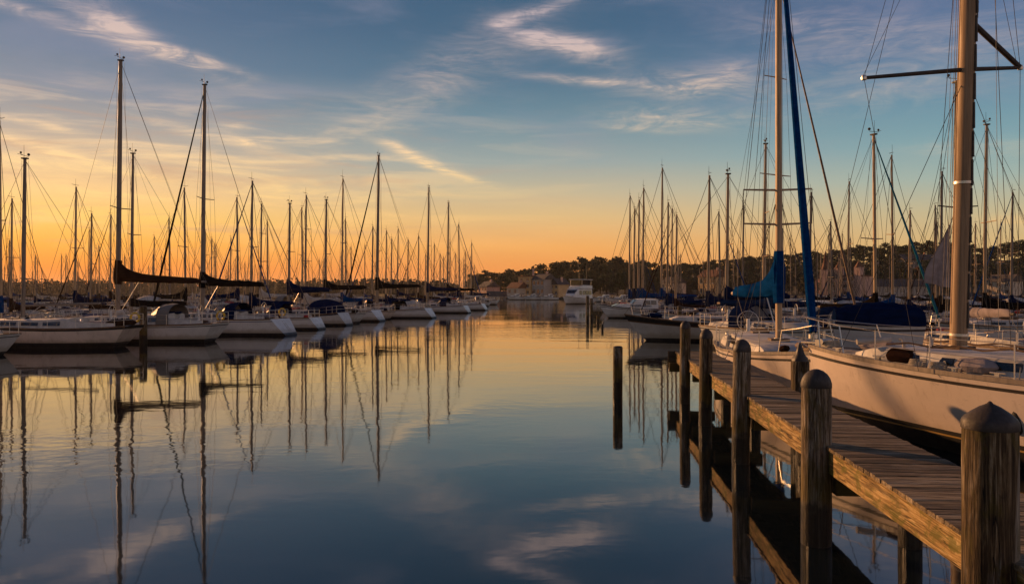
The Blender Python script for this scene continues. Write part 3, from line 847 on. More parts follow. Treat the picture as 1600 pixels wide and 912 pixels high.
for (px, d, x, y, gz, H, row) in tree_list:
    i = rt.choice([0,1,2,0,1,2,3,4,5] if row == 0 else [3,4,5,6,7,1,2])
    o = TREES[i]
    if i in used: o = copy_tree(o)
    used.add(i)
    o.location = (x, y, gz); o.rotation_euler = (0, 0, rt.uniform(0, 6.28))
    wv = rt.uniform(.9, 1.35)*(1.2 if H < 10 else 1.0); s = H/10
    o.scale = (s*wv, s*wv, s)
    kn = KINDW[o.name.split('.')[0]]; key = (kn, row); cnt[key] = cnt.get(key, 0)+1
    tag(o, '%s %s, %s from the left' % (kn, ROWN[row], ordinal(cnt[key])), 'tree', 'trees on the far shore hill')
for i, o in enumerate(TREES):
    if i not in used:
        for ch in list(o.children): bpy.data.objects.remove(ch)
        bpy.data.objects.remove(o)

# far wood across the bay: one mass
mb = MB(); rw = random.Random(5)
x = -760.0
while x < -30:
    ys = interp(SHORE_Y, x)
    for row in range(2):
        y = ys+6+row*14+rw.uniform(0, 10); pxx = 800+x*F/y
        H = (CAM_H+(456-433)*y/F-1.5)*rw.uniform(.80, 1.08)*(1 if row else .8)
        if pxx > 690: H *= .9
        wd = rw.uniform(2.2, 4.5)
        xx = x+rw.uniform(-2, 2)
        mb.tube([(xx, y, 0), (xx, y, H*.8)], [.3, .12], TRUNK, 4)
        leaf_cloud(mb, Vector((xx, y, H*.62)), (wd, wd, H*.40), 46, 1.5, LEAFF, rw)
        leaf_cloud(mb, Vector((xx, y, H*.26)), (wd*1.3, wd, H*.30), 34, 1.7, LEAFF, rw)
    x += rw.uniform(2.2, 4.6)
tag(mb.build('far_wood', smooth=False), kind='stuff')

# ------------------------------------------------------------------ houses
def house(name, label, px, d, w, dep, hgt, wallm, roofm, rz=0.0, storeys=2, cols=3, roof='gable', z=None, group='houses on the far shore', chimney=True):
    p = P(px, d); g = ground_z(p.x, p.y) if z is None else z
    root = empty(name, (p.x, p.y, g), R(rz), label, 'house' if name == 'house' else name.replace('_', ' '), group)
    mb = MB(); mb.box((-w/2, -dep/2, -1.5), (w/2, dep/2, hgt), wallm); mb.build('wall', root, smooth=False)
    mb = MB(); e = .45
    if roof == 'gable':
        rh = dep*.36
        mb.add([(-w/2-e, -dep/2-e, hgt-.15), (w/2+e, -dep/2-e, hgt-.15), (w/2+e, dep/2+e, hgt-.15), (-w/2-e, dep/2+e, hgt-.15), (-w/2-e, 0, hgt+rh), (w/2+e, 0, hgt+rh)],
               [(0,1,5,4), (2,3,4,5), (0,4,3), (1,2,5), (0,3,2,1)], roofm)
    elif roof == 'cross':
        rh = w*.42
        mb.add([(-w/2-e, -dep/2-e, hgt-.15), (w/2+e, -dep/2-e, hgt-.15), (w/2+e, dep/2+e, hgt-.15), (-w/2-e, dep/2+e, hgt-.15), (0, -dep/2-e, hgt+rh), (0, dep/2+e, hgt+rh)],
               [(0,4,5,3), (1,2,5,4), (0,1,4), (2,3,5), (0,3,2,1)], roofm)
    else:
        mb.box((-w/2-e, -dep/2-e, hgt+.003), (w/2+e, dep/2+e, hgt+.45), roofm)
    ro = mb.build('roof', root, smooth=False)
    if chimney:
        mb = MB(); mb.box((w*.22, -.4, hgt), (w*.22+.7, .35, hgt+dep*.36+.9), WALL4); mb.build('chimney', ro, smooth=False)
    for s_ in range(storeys):
        for c in range(cols):
            x = -w/2+w*(c+.5)/cols; zz = hgt*(s_+.32)/storeys; ww, hh = min(1.2, w/cols*.5), hgt/storeys*.46
            mb = MB(); mb.box((x-ww/2, -dep/2-.06, zz), (x+ww/2, -dep/2+.05, zz+hh), GLASSD)
            wo = mb.build('window', root, smooth=False)
            mb = MB(); mb.box((x-ww/2-.12, -dep/2-.09, zz-.16), (x+ww/2+.12, -dep/2-.003, zz-.003), GEL)
            mb.box((x-.04, -dep/2-.085, zz+.002), (x+.04, -dep/2-.065, zz+hh-.002), GEL); mb.build('frame', wo, smooth=False)
    mb = MB(); mb.box((-w*.42-.5, -dep/2-.07, -.2), (-w*.42+.5, -dep/2+.04, 2.1), TEAK); mb.build('door', root, smooth=False)
    return root
house('house', 'small brown gabled house leftmost among the waterfront houses', 764, 372, 8, 7, 5.5, WALL4, ROOFM, -59)
house('house', 'low grey roofed boathouse between the brown house and the cream house', 783, 352, 12, 6, 3.2, WALL3, ROOFM, 5, 1, 5, chimney=False)
house('house', 'cream two storey house beside the taller ochre house on the waterfront', 809, 350, 6.5, 7, 6.8, WALL1, ROOFR, -44, 2, 2, 'gable')
house('house', 'tall ochre house with wide eaves, tallest in the waterfront group', 828, 352, 7.5, 7, 8.4, WALL2, ROOFR, -44, 3, 2, 'flat')
house('house', 'pale grey house right of the tall ochre one', 850, 346, 7.5, 7, 7.2, WALL3, ROOFM, -49, 2, 3, 'gable')
house('house', 'small ochre house right of the pale grey house, near the motor yacht', 874, 345, 6, 6, 5.0, WALL2, ROOFM, -54, 2, 2, 'cross')
house('house', 'ochre house glimpsed between the masts left of the blue sail cover', 1114, 330, 9, 8, 8, WALL2, ROOFR, -54, 2, 3)
house('house', 'pale house low behind the masts, left of the ochre house', 1052, 335, 8, 7, 5.5, WALL1, ROOFM, -62, 2, 3)
house('house', 'grey roofed villa high on the wooded hill, left of the thick mast', 1432, 430, 20, 9, 7, WALL3, ROOFM, 8, 2, 6)
house('house', 'cream house half way up the hill with a bright gable end', 1365, 400, 8, 8, 6, WALL1, ROOFM, -39, 2, 3, 'cross')
house('house', 'ochre cottage just below the grey roofed hilltop villa', 1440, 400, 6, 6, 5, WALL2, ROOFR, 20, 1, 2)
house('house', 'long low pale boathouse at the foot of the hill, right of the towered hall', 1395, 318, 26, 8, 4, WALL3, ROOFM, 4, 1, 8, chimney=False)
house('house', 'cream house at the right edge of the far shore', 1570, 330, 10, 8, 6, WALL1, ROOFM, -64, 2, 3)
# chapel with spire, and the hall with two stub towers
ch = house('chapel', 'small pink chapel with a needle spire at the foot of the hill', 1303, 316, 9, 12, 7, WALL4, ROOFM, -50, 1, 3, 'cross', group=None, chimney=False)
mb = MB(); mb.box((-1.5, -8.2, -1), (1.5, -5.2, 10.5), WALL4); tw = mb.build('tower', ch, smooth=False)
mb = MB(); mb.lathe([(2.0,0), (1.2,1.6), (.7,4), (.05,7.5)], ROOFR, 8, (0,-6.7,10.4)); mb.build('spire', tw)
hl = house('town_hall', 'pink hall with two stub towers right of the chapel', 1336, 312, 11, 9, 8, WALL4, ROOFR, -55, 3, 4, 'flat', group=None, chimney=False)
for sx in (-4.2, 4.2):
    mb = MB(); mb.box((sx-1.3, -5.6, -1), (sx+1.3, -3, 11.5), WALL4); mb.lathe([(1.9,0), (1.5,.6), (.1,2.6)], ROOFR, 4, (sx,-4.3,11.4)); mb.build('tower', hl, smooth=False)

# low pier on the far shore
def low_pier(label, px0, px1, d):
    a, b_ = P(px0, d, z=0), P(px1, d, z=0); L = (b_-a).length
    root = empty('low_pier', a, 0, label, 'pier')
    mb = MB(); mb.box((0, -1, .75), (L, 1, .95), DECKW); mb.build('deck', root, smooth=False)
    k = 0; x = .5
    while x < L and k < 30:
        mb = MB(); mb.tube([(x, -.9, -.8), (x, -.9, 2.0 if k % 2 else .8)], .13, BEAMD, 7); mb.build('post', root); x += 3.4; k += 1
low_pier('long low timber pier below the waterfront houses', 772, 872, 312)
low_pier('low timber pier behind the motor yacht', 905, 985, 262)
# ------------------------------------------------------------------ timber dock and its pilings
DK = math.atan(.085)
dock = empty('dock', (2.923, 0, 0), -DK, 'weathered timber dock with a mossy yellow side beam running out past the pilings', 'dock')
DW, DZ, DEND = .99, 1.2, 24.3
def ex(x, d): return Vector((2.923+.085*d+x, d, 0))
mb = MB(); y = -6.0; rd = random.Random(3)
while y < DEND-.14:
    w = .142+rd.uniform(-.003, .003)
    dz = rd.uniform(-.004, .003); tl = rd.uniform(-.004, .004)
    x0, x1 = -.03+rd.uniform(-.012, .010), DW+.03+rd.uniform(-.012, .012)
    lo = (x0, y, DZ-.042); z0, z1 = DZ+dz, DZ+dz+tl
    e = .006
    mb.add([(x0,y,DZ-.042), (x0,y+w,DZ-.042), (x1,y,DZ-.042), (x1,y+w,DZ-.042),
            (x0,y,z0-e), (x0,y+e,z0), (x0,y+w-e,z1), (x0,y+w,z1-e), (x1,y,z0-e), (x1,y+e,z0), (x1,y+w-e,z1), (x1,y+w,z1-e)],
           [(0,1,3,2), (0,2,8,4), (4,8,9,5), (5,9,10,6), (6,10,11,7), (7,11,3,1), (0,4,5,6,7,1), (2,3,11,10,9,8)], DECKW)
    y += w+.007+rd.uniform(0, .003)
mb.build('deck', dock, smooth=False)
PILES_D = [5.48, 9.51, 13.98, 17.9, 21.4]
ys = [-6.0]+PILES_D+[DEND-.05]
for x0 in (0.0, DW-.10):
    for a, b_ in zip(ys, ys[1:]):
        mb = MB(); j = rd.uniform(-.006, .006)
        mb.box((x0+j, a+.012, .865+j), (x0+.095+j, b_-.012, DZ-.046), BEAMW); mb.build('side_beam', dock, smooth=False)
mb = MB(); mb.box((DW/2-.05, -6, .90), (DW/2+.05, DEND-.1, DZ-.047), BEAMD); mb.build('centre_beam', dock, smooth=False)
for yy in [1.5]+PILES_D+[DEND-.18]:
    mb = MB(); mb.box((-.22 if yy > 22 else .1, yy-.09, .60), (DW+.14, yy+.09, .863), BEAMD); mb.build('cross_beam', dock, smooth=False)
for yy in [1.5]+PILES_D:
    mb = MB(); mb.lathe([(.14, -1.5), (.135, .3), (.13, .61)], PILEW, 12, (DW-.02, yy, 0), .03, int(yy*10)); mb.build('support_post', dock)
mb = MB(); mb.box((-.24, DEND-.06, .72), (DW+.05, DEND-.003, DZ+.01), BEAMD); mb.build('end_board', dock, smooth=False)

def piling(label, loc, r, top, cap='dome', seed=0, lean=(0, 0), group='mooring pilings along the dock', bolts=True):
    o = empty('piling', (loc[0], loc[1], 0), seed*1.7, label, 'piling', group)
    rd_ = random.Random(seed); mb = MB(); N = 13
    pm = PILEB if seed in (2, 3) else PILEW
    prof = [(r*(1.06-.06*k/N), -1.6+(top+1.6)*k/N) for k in range(N+1)]
    mb.lathe(prof, pm, 22, (0,0,0), .022, seed)
    mb.build('shaft', o)
    mb = MB()
    if cap == 'cone':
        mb.lathe([(r*1.02,-.05), (r*1.03,-.045), (r*1.03,0), (r*.95,.025), (r*.68,.065), (r*.38,.10), (r*.12,.122), (r*.06,.135), (.001,.14)], CAPM, 24, (0,0,top-.005), .006, seed)
    elif cap == 'dome':
        mb.lathe([(r*1.02,-.05), (r*1.035,-.045), (r*1.03,.0), (r*.93,.06), (r*.74,.11), (r*.45,.15), (r*.15,.168), (.001,.17)], CAPM, 24, (0,0,top-.005), .008, seed)
    elif cap == 'flat':
        mb.lathe([(r*.99,-.02), (r*1.0,.02), (r*.75,.05), (.001,.06)], CAPM, 16, (0,0,top-.005), .02, seed)
    else:
        mb.lathe([(r*.98,-.02), (r*.9,.06), (r*.55,.12), (r*.34,.22), (r*.2,.30), (r*.05,.34), (.001,.35)], CAPM, 14, (r*.1,0,top-.005), .12, seed)
    mb.build('cap', o)
    o.rotation_euler = (lean[0], lean[1], seed*1.7)
    return o
TOPS = [2.256, 2.075, 2.17, 2.17, 2.226]
RAD = [.174, .172, .150, .143, .138]
LBL = ['thick nearest piling with a dark pointed cap at the dock edge', 'piling with a grey bleached face and domed cap, next after the pointed one',
       'slim domed piling in the middle of the dock edge', 'domed piling fourth out along the dock edge', 'farthest piling at the outer end of the dock']
for i, d in enumerate(PILES_D):
    p = ex(-.10, d)
    piling(LBL[i], (p.x, p.y), RAD[i], TOPS[i]-(.14 if i == 0 else .16), 'cone' if i == 0 else 'dome', i+1, ((0, 0), (R(.5), R(-.4)), (R(-.5), R(.6)), (R(.4), R(.5)), (0, R(-.6)))[i])
p = P(965, 22.6, z=0); piling('lone piling standing free in open water left of the dock', (p.x, p.y), .135, 1.42, 'flat', 11, (0, R(.3)), group='free standing pilings')
p = P(1250, 14.8, z=0); piling('dark mossy piling with a splintered top between the dock and the white hulls', (p.x, p.y), .165, 1.72, 'broken', 12, group='free standing pilings')
p = P(224, 46, z=0); piling('squat piling in front of the moored sailboats across the channel', (p.x, p.y), .21, 2.15, 'flat', 13, group='free standing pilings')
for k, (px, d, top, r, lb) in enumerate(((918, 84, 2.55, .17, 'left one of the close pair of channel pilings before the motor cruiser'), (924, 87, 2.25, .16, 'right one of the close pair of channel pilings before the motor cruiser'),
        (934, 74, .75, .12, 'thin channel stake beside the bow of the white motor cruiser'), (941, 62, .45, .10, 'short leaning stake just before the dark stemmed sailboat'), (1062, 56, 2.0, .15, 'piling behind the bow of the dark stemmed sailboat'))):
    p = P(px, d, z=0); piling(lb, (p.x, p.y), r, top, 'flat', 20+k, (0, R(4) if k == 3 else 0), group='free standing pilings')

# ------------------------------------------------------------------ boats
DEF['_'] = 0
def by_mast(px, d, rz, S, scale=1.0):
    s = dict(DEF); s.update(S); h = Hull(s); m = P(px, d, z=0)
    mx = h.x(s['mast_t'], 1)*scale
    return Vector((m.x-math.cos(rz)*mx, m.y-math.sin(rz)*mx, 0))
def top_z(py, d): return CAM_H+(456-py)*d/F
TAKEN = []
LG = 'sailboats moored in rows on the left'
RG = 'sailboats moored on the right'
def sb(label, group, px, d, py, rz, **S):
    rz = R(rz); S['mast_z'] = top_z(py, d)
    loc = by_mast(px, d, rz, S)
    TAKEN.append((loc.x, loc.y, S.get('L', 10)))
    return sailboat('sailboat', label, group, loc, rz, **S)

# the white yacht beside the dock
A_S = dict(L=11.6, B=3.5, fs=1.45, fm=1.52, fb=1.74, rb=.55, rs=.7, ws=.72, tm=.42, n=30, top=GEL2, stripe=COVE, zb=.33, zc=.45, gold=True, boot=ANTI, cab=(.28, .86), ch=.40, cw=1.15, win=4,
           mast_t=.69, mast_z=15.5, mr=.125, mast_m=MASTA, boom=0, clutter=0, spreaders=(), wire=.0065, fender=0, furl=None, mast_rake=.03, spr=1.0, toe=ALU, detail=2, dodger=None)
rzA = R(119)
locA = by_mast(1497, 15.6, rzA, A_S)
rootA, hA, mpA = sailboat('sailboat', 'white yacht with black bottom and gold line, nearest on the right, beside the dock', RG, locA, rzA, **A_S)
IA = inv(rootA); mastA = [c for c in rootA.children if c.name.startswith('mast')][0]
def la(px, py, d): return IA @ P(px, d, py)
zs = IA @ P(1485, 15.6, 112); hub = mpA(zs.z); hub2 = mpA(zs.z+.98)
tipL = la(1350, 122, 15.4); tipR = la(1594, 106, 15.9)
for tp in (tipL, tipR):
    mb = MB(); mb.tube([hub, tp], [.045, .035], MASTDK, 8); mb.lathe([(.05,-.04), (.06,0), (.04,.05)], STEEL, 8, tp); mb.build('spreader', mastA)
mb = MB(); mb.tube([hub2, tipR], [.055, .05], MASTDK, 8); mb.build('radar_strut', mastA)
mb = MB(); mb.lathe([(.05,-.1), (.10,-.05), (.10,.06), (.03,.12)], MASTDK, 10, hub2+Vector((0,-.15,.08))); mb.tube([hub2, hub2+Vector((.0,-.35,.38))], [.03,.015], MASTDK, 5); mb.build('deck_light', mastA)
for q in (tipL, tipR):
    base = Vector((mpA(0).x-.3, 1.6 if q.y > 0 else -1.6, 1.55))
    wire('shroud', rootA, q, base, .006); wire('shroud', rootA, q, mpA(15.0), .006); wire('shroud', rootA, q+Vector((.05,0,0)), mpA(11.5), .005)
wire('lower_shroud', rootA, hub-Vector((0,0,.1)), la(1395, 370, 15.0), .007); wire('lower_shroud', rootA, la(1395, 370, 15.0), Vector((hub.x+2.2, .9, 1.7)), .006)
wire('lower_shroud', rootA, hub-Vector((0,0,.1)), Vector((hub.x-1.3, -1.6, 1.5)), .006)
mb = MB()      # sail track and collars on the mast
for k in range(24):
    z = 2.3+k*.55; q = mpA(z)
    mb.box((q.x-.20, q.y-.018, z), (q.x-.165, q.y+.018, z+.5), MASTDK)
mb.build('sail_track', mastA, smooth=False)
mb = MB()
for z in (2.14, 5.1): mb.tube([mpA(z), mpA(z+.05)], .142, STEEL, 14, asp=1.3, up=(1,0,0))
mb.build('mast_collar', mastA)
mb = MB()
for dx in (.20, .16): mb.tube([mpA(2.4)+Vector((dx, .12, 0)), mpA(14.8)+Vector((dx-.05, .08, 0))], .006, ROPE, 4)
mb.build('halyard', rootA)
for t_ in (.55, .62, .78, .9):     # cleats and blocks along the side deck
    mb = MB(); p = Vector((hA.x(t_,1), hA.hb(t_)-.16, hA.sheer(t_)+.02)); mb.box(p-Vector((.04,.03,.0)), p+Vector((.04,.03,.06)), STEEL); mb.tube([p+Vector((-.13,0,.07)), p+Vector((.13,0,.07))], [.015,.015], STEEL, 6); mb.build('cleat', rootA)
mb = MB()      # rolled mat and lines on the foredeck
p = hA.deck(.80, .35); mb.tube([p+Vector((0,-.1,.36)), p+Vector((.35,.5,.30))], .06, WHITEC, 8); mb.build('rolled_awning', rootA)
q = rootA.location; 
pf = IA @ P(1592, 13.2, 650)
mb = MB(); mb.lathe([(.02,-.42), (.09,-.36), (.12,-.22), (.12,.2), (.10,.30), (.04,.38), (.02,.45)], RUB, 14, (pf.x, pf.y, 1.05)); mb.tube([(pf.x, pf.y, 1.45), (pf.x, pf.y-.05, 1.75)], .011, ROPE, 5); mb.build('fender', rootA)

for k, (t_, f_, l_, c_) in enumerate(((.86, -.3, .45, GREYC), (.74, .70, .34, BRNC), (.60, .72, .38, GREYC))):
    p = hA.deck(t_, f_); mb = MB(); secs = []; rk = random.Random(k)
    for i in range(8):
        u = -1+2*i/7; e = math.sqrt(max(.04, 1-u**4))
        secs.append([p+Vector((u*l_, math.cos(g*.785)*.17*e*rk.uniform(.85, 1.15), .13+math.sin(g*.785)*.15*e*rk.uniform(.85, 1.15))) for g in range(8)])
    mb.loft(secs, c_, closed=True); mb.build('sail_bag', rootA)
for k, (t_, f_) in enumerate(((.945, -.1), (.70, .78), (.66, .8))):      # coiled lines
    p = hA.deck(t_, f_); mb = MB(); mb.tube([p+Vector((.17*math.cos(a*.5)*(1-.004*a), .17*math.sin(a*.5)*(1-.004*a), .02+.0022*a)) for a in range(60)], .011, ROPE, 5); mb.build('coiled_line', rootA)
for sg in (1, -1):       # handrails on the cabin top, sheets on the side deck
    mb = MB(); pts = []
    for k in range(11):
        t_ = .36+.42*k/10; q = hA.deck(t_, 0); pts.append(Vector((q.x, sg*.72, q.z+.40*(1-.42*(t_-.28)/.58)+(.09 if k % 2 else .03))))
    mb.tube(pts, .018, TEAK, 6); mb.build('handrail', rootA)
    mb = MB(); mb.tube([hA.deck(.22+.66*k/12, sg*(.80+.03*math.sin(k*2.1)))+Vector((0,0,.02)) for k in range(13)], .009, ROPE, 5); mb.build('jib_sheet', rootA)
for sg in (1, -1):
    q = hA.deck(.78, 0); mb = MB(); c = Vector((q.x-.2, sg*.45, q.z+.22)); mb.tube([c, c+Vector((0,0,.12)), c+Vector((.03,0,.17)), c+Vector((.09,0,.18))], [.035,.035,.042,.055], WHITEC, 10); mb.build('deck_vent', rootA)
p = hA.deck(.965, 0); mb = MB(); mb.box(p-Vector((.18,.09,.02)), p+Vector((.16,.09,.14)), STEEL); mb.tube([p+Vector((-.05,-.16,.10)), p+Vector((-.05,.16,.10))], .07, STEEL, 10); mb.build('windlass', rootA)
mb = MB(); mb.tube([hA.deck(.97,0)+Vector((0,0,.06)), hA.deck(1.0,0)+Vector((.22,0,.03))], .03, STEEL, 6); mb.tube([hA.deck(1.0,0)+Vector((.20,-.16,-.10)), hA.deck(1.0,0)+Vector((.28,0,.02)), hA.deck(1.0,0)+Vector((.20,.16,-.10))], .03, STEEL, 6); mb.build('anchor', rootA)

# small boat under a navy cover
fr = empty('covered_boat', (P(1364, 30.5, z=0).x, 30.5, 0), R(187), 'small boat wrapped in a dark navy cover behind the white yacht foredeck', 'boat')
SF = dict(DEF); SF.update(L=3.3, B=1.8, fs=1.80, fm=1.80, fb=1.90, rb=.5, rs=.2, ws=.9, n=14, top=GEL3); hF, mb = hull_mesh(SF); o = mb.build('hull', fr); weld(o)
secs = []
for i in range(13):
    t_ = .01+.97*i/12; q = hF.deck(t_, 1); w = max(.1, q.y)+.05; top = 2.25+.36*math.sin(math.pi*min(1, .15+.8*i/12))**.6; wob = .035*math.sin(i*2.7)
    secs.append([(q.x, sg*w*a, (q.z-.06)+(top-(q.z-.06))*b_+wob*(1-abs(a))) for sg, a, b_ in ((-1, 1.0, 0), (-1, 1.02, .35), (-1, .86, .72), (-1, .45, .93), (1, 0, 1), (1, .45, .93), (1, .86, .72), (1, 1.02, .35), (1, 1.0, 0))])
mb = MB(); mb.loft(secs, NAVYC); mb.build('boat_cover', fr)

# blue sail cover yacht
rzB = R(-97)
B_S = dict(L=10.8, B=2.9, fs=1.12, fm=1.15, fb=1.5, rb=.9, rs=.6, n=26, top=GEL2, stripe=COVE, cab=(.30, .74), ch=.46, cw=1.0, win=3, mast_t=.62, mast_z=15.2, mr=.10, mast_m=MASTW, boom=4.2, boom_z=2.95, boom_rise=0.0,
           cover=BLUEC, hump=1.15, ct=.21, boom_yaw=-10, spreaders=((.33, 1.0), (.255, 1.0)), furl=BLUEC, furl_r=.085, wire=.008, toe=ALU, detail=2, mast_rake=.006, stay_f=.95)
locB = by_mast(1217, 23.8, rzB, B_S)
rootB, hB, mpB = sailboat('sailboat', 'cream yacht with blue sail cover and tall blue furled headsail behind the dock', RG, locB, rzB, **B_S)
# yacht with the long slanting forestay
C_S = dict(L=9.2, mast_t=.5, B=3.0, fs=1.2, fm=1.15, fb=1.45, top=GEL, mast_z=19, mr=.085, mast_m=MASTW, boom=4.2, cover=NAVYC, hump=.6, furl=TEAK, furl_r=.045, spreaders=((.42, 1.1), (.7, .8)), wire=.010, dodger=NAVYC, mast_rake=0.0)
rzC = R(-60); locC = by_mast(1216, 40, rzC, C_S)
sailboat('sailboat', 'yacht whose long brown furled forestay slants down to the right above the white bow', RG, locC, rzC, **C_S)
TAKEN += [(locA.x, locA.y, 11), (locB.x, locB.y, 11), (locC.x, locC.y, 11)]
# yacht with teal headsail
sb('white yacht with a thin teal furled headsail, left of the thick mast', RG, 1368, 42, 210, -66, L=9.5, furl=TEALC, furl_r=.05, cover=BLKC, hump=.8, mast_m=MASTW, mr=.075, spreaders=((.45, .8),), dodger=NAVYC, top=GEL)
# yacht with the grey sail hanging
Eroot, hE, mpE = sb('yacht with a limp grey sail hanging before the thick mast', RG, 1491, 34, 130, 95, L=9.5, cover=GREYC, mast_m=MASTDK, mr=.07, hump=.5, top=GEL2, boom=3.6, spreaders=((.5, .9),))
IE = inv(Eroot)
mb = MB(); secs = []
for k in range(9):
    u = k/8; z = 1.0-u; secs_ = []
    hi, lo = IE @ P(1485, 34.0, 350+u*100), IE @ P(1485-36*min(1, u*1.25)**.9, 33.6, 350+u*92)
    sec = []
    for j in range(7):
        q = hi.lerp(lo, j/6); q = q+Vector((.07*math.sin(j*1.9+u*2), .09*math.cos(j*1.6+u*3), 0))*min(1, u*2); sec.append(q)
    secs.append(sec)
mb.loft(secs, GREYC, caps=False); mb.loft([[v+Vector((.02, .02, 0)) for v in s_] for s_ in secs], GREYC, caps=False, flip=True)
mb.build('limp_sail', Eroot)
sb('white yacht at the right edge with black sail cover behind the thick mast', RG, 1538, 48, 195, 176, L=10.5, cover=BLKC, mast_m=MASTW, mr=.075, hump=.8, spreaders=((.5, .9),), top=GEL)
sb('cream yacht with brown mast half hidden by the blue sail cover', RG, 1193, 54, 225, 170, L=10.5, cover=NAVYC, mast_m=MASTW, mr=.08, spreaders=((.6, .8), (.35, .9)), top=GEL2, wheel=False)
# dark stemmed sailboat
W_S = dict(L=11.9, B=3.3, fs=1.15, fm=1.05, fb=1.62, rb=1.9, rs=.9, top=GEL3, sheer=BLACKP, stripe=TEAK, band=.74, zc=.16, cab=(.32, .76), ch=.50, win=2, mast_t=.475, mr=.075, mast_m=MASTW, boom=4.0, boom_z=2.6, cover=NAVYC, hump=.55, ct=.2, dodger=NAVYC, spreaders=((.5, .9),), n=24)
sb('grey white sailboat with black band under its rail and long raked bow, beyond the dock', RG, 1135, 49, 272, 176, **W_S)

# left row, stern towards the channel
lrz = 180-11
sb('cream sailboat with black rail band and a short bare mast, nearest at the left edge', LG, 36, 43.5, 248, 178, L=10.4, B=3.1, fs=1.18, fm=1.05, fb=1.45, rs=1.3, rb=1.3, top=GEL2, sheer=BLACKP, stripe=COVE, zb=.18, zc=.30, cab=(.30, .78), ch=.52, win=3, port=0, mr=.085, boom=4.2, cover=None, spreaders=((.25, .55),), buoy=True, n=24)
sb('white sailboat with the tallest mast on the left and a long brown boom cover', LG, 184, 48.5, 95, 174, L=11.0, B=3.3, fs=1.15, fm=1.05, fb=1.4, rs=1.1, rb=1.3, top=GEL, sheer=GEL, stripe=BLACKP, zb=.12, zc=.22, cab=(.26, .80), ch=.62, win=5, mr=.115, boom=5.6, boom_z=3.75, boom_rise=-.10, cover=BRNC, hump=1.05, ct=.19, spreaders=((.42, 1.15),), dodger=CLEARV, hood=.75, buoy=True, n=24)
sb('white sailboat with a dark counter stern just behind the brown boom cover', LG, 205, 57, 240, 172, L=12.5, fs=1.05, top=GEL3, sheer=BLACKP, rs=1.1, mr=.085, boom=4.5, cover=BLKC, hump=.3, spreaders=((.5, .8),))
sb('white sailboat with broad sloping transom and black hood, second tallest mast on the left', LG, 316, 56.5, 133, lrz, L=11.2, B=3.5, fs=1.15, fm=1.1, fb=1.4, rs=-1.25, ws=.80, top=GEL, stripe=BLUESTR, zb=.1, zc=.2, cab=(.30, .76), ch=.50, win=4, mr=.115, boom=5.0, boom_z=3.55, boom_rise=-.05, cover=BLKC, hump=.75, ct=.19, spreaders=((.5, 1.1),), furl=BLKC, furl_r=.06, dodger=NAVYC, hood=.8, ladder=True, clutter=5, n=24, buoy=True)
sb('sailboat with navy band and a navy cover over its whole cockpit, in the left row', LG, 451, 73, 318, lrz, L=9.8, fs=1.15, rs=-1.0, ws=.78, top=GEL3, sheer=NAVY, stripe=NAVY, mr=.09, boom=4.2, boom_z=3.0, cover=NAVYC, hump=.9, ct=.26, tent=NAVYC, clutter=6, spreaders=((.55, .8),), vane=True)
seven, h7, m7 = sb('white sailboat with black sail cover and sloping stern, just beyond the navy covered cockpit', LG, 508, 83, 312, lrz, L=10.4, B=3.4, fs=1.15, rs=-1.15, ws=.8, top=GEL, stripe=BLUESTR, mr=.10, boom=4.8, boom_z=3.3, cover=BLKC, hump=.9, ct=.2, dodger=None, clutter=6, spreaders=((.5, .9),), detail=1, wire=.016)
sb('white sailboat with very tall mast and thick dark furled headsail, half way along left row', LG, 589, 93, 243, lrz, L=11.5, B=3.5, fs=1.15, rs=-1.2, ws=.8, top=GEL, stripe=COVE, mr=.13, boom=5.6, boom_z=3.5, cover=BLKC, hump=1.1, ct=.2, dodger=BLKC, hood=.7, spreaders=((.30, .9), (.37, 1.0)), furl=BLKC, furl_r=.08, detail=1, wire=.017)
S8 = dict(L=10.4, B=3.4, fs=1.1, rs=-1.0, ws=.8, top=GEL, stripe=BLUESTR, mr=.11, boom=4.8, boom_z=3.2, cover=NAVYC, hump=1.0, ct=.22, dodger=NAVYC, spreaders=((.5, 1.0),), detail=1, wire=.018)
sb('white sailboat with navy sail cover, next tall mast beyond the thick dark headsail', LG, 668, 115, 293, lrz, **S8)
sb('white sailboat with black sail cover, last tall mast along the left row', LG, 699, 131, 317, lrz, **dict(S8, cover=BLKC, L=11, dodger=None, clutter=6))
sb('hull end of a sailboat poking in at the left edge of the picture', LG, -205, 37.5, 200, 178, L=11, top=GEL, rs=.9, fs=1.0, detail=1)

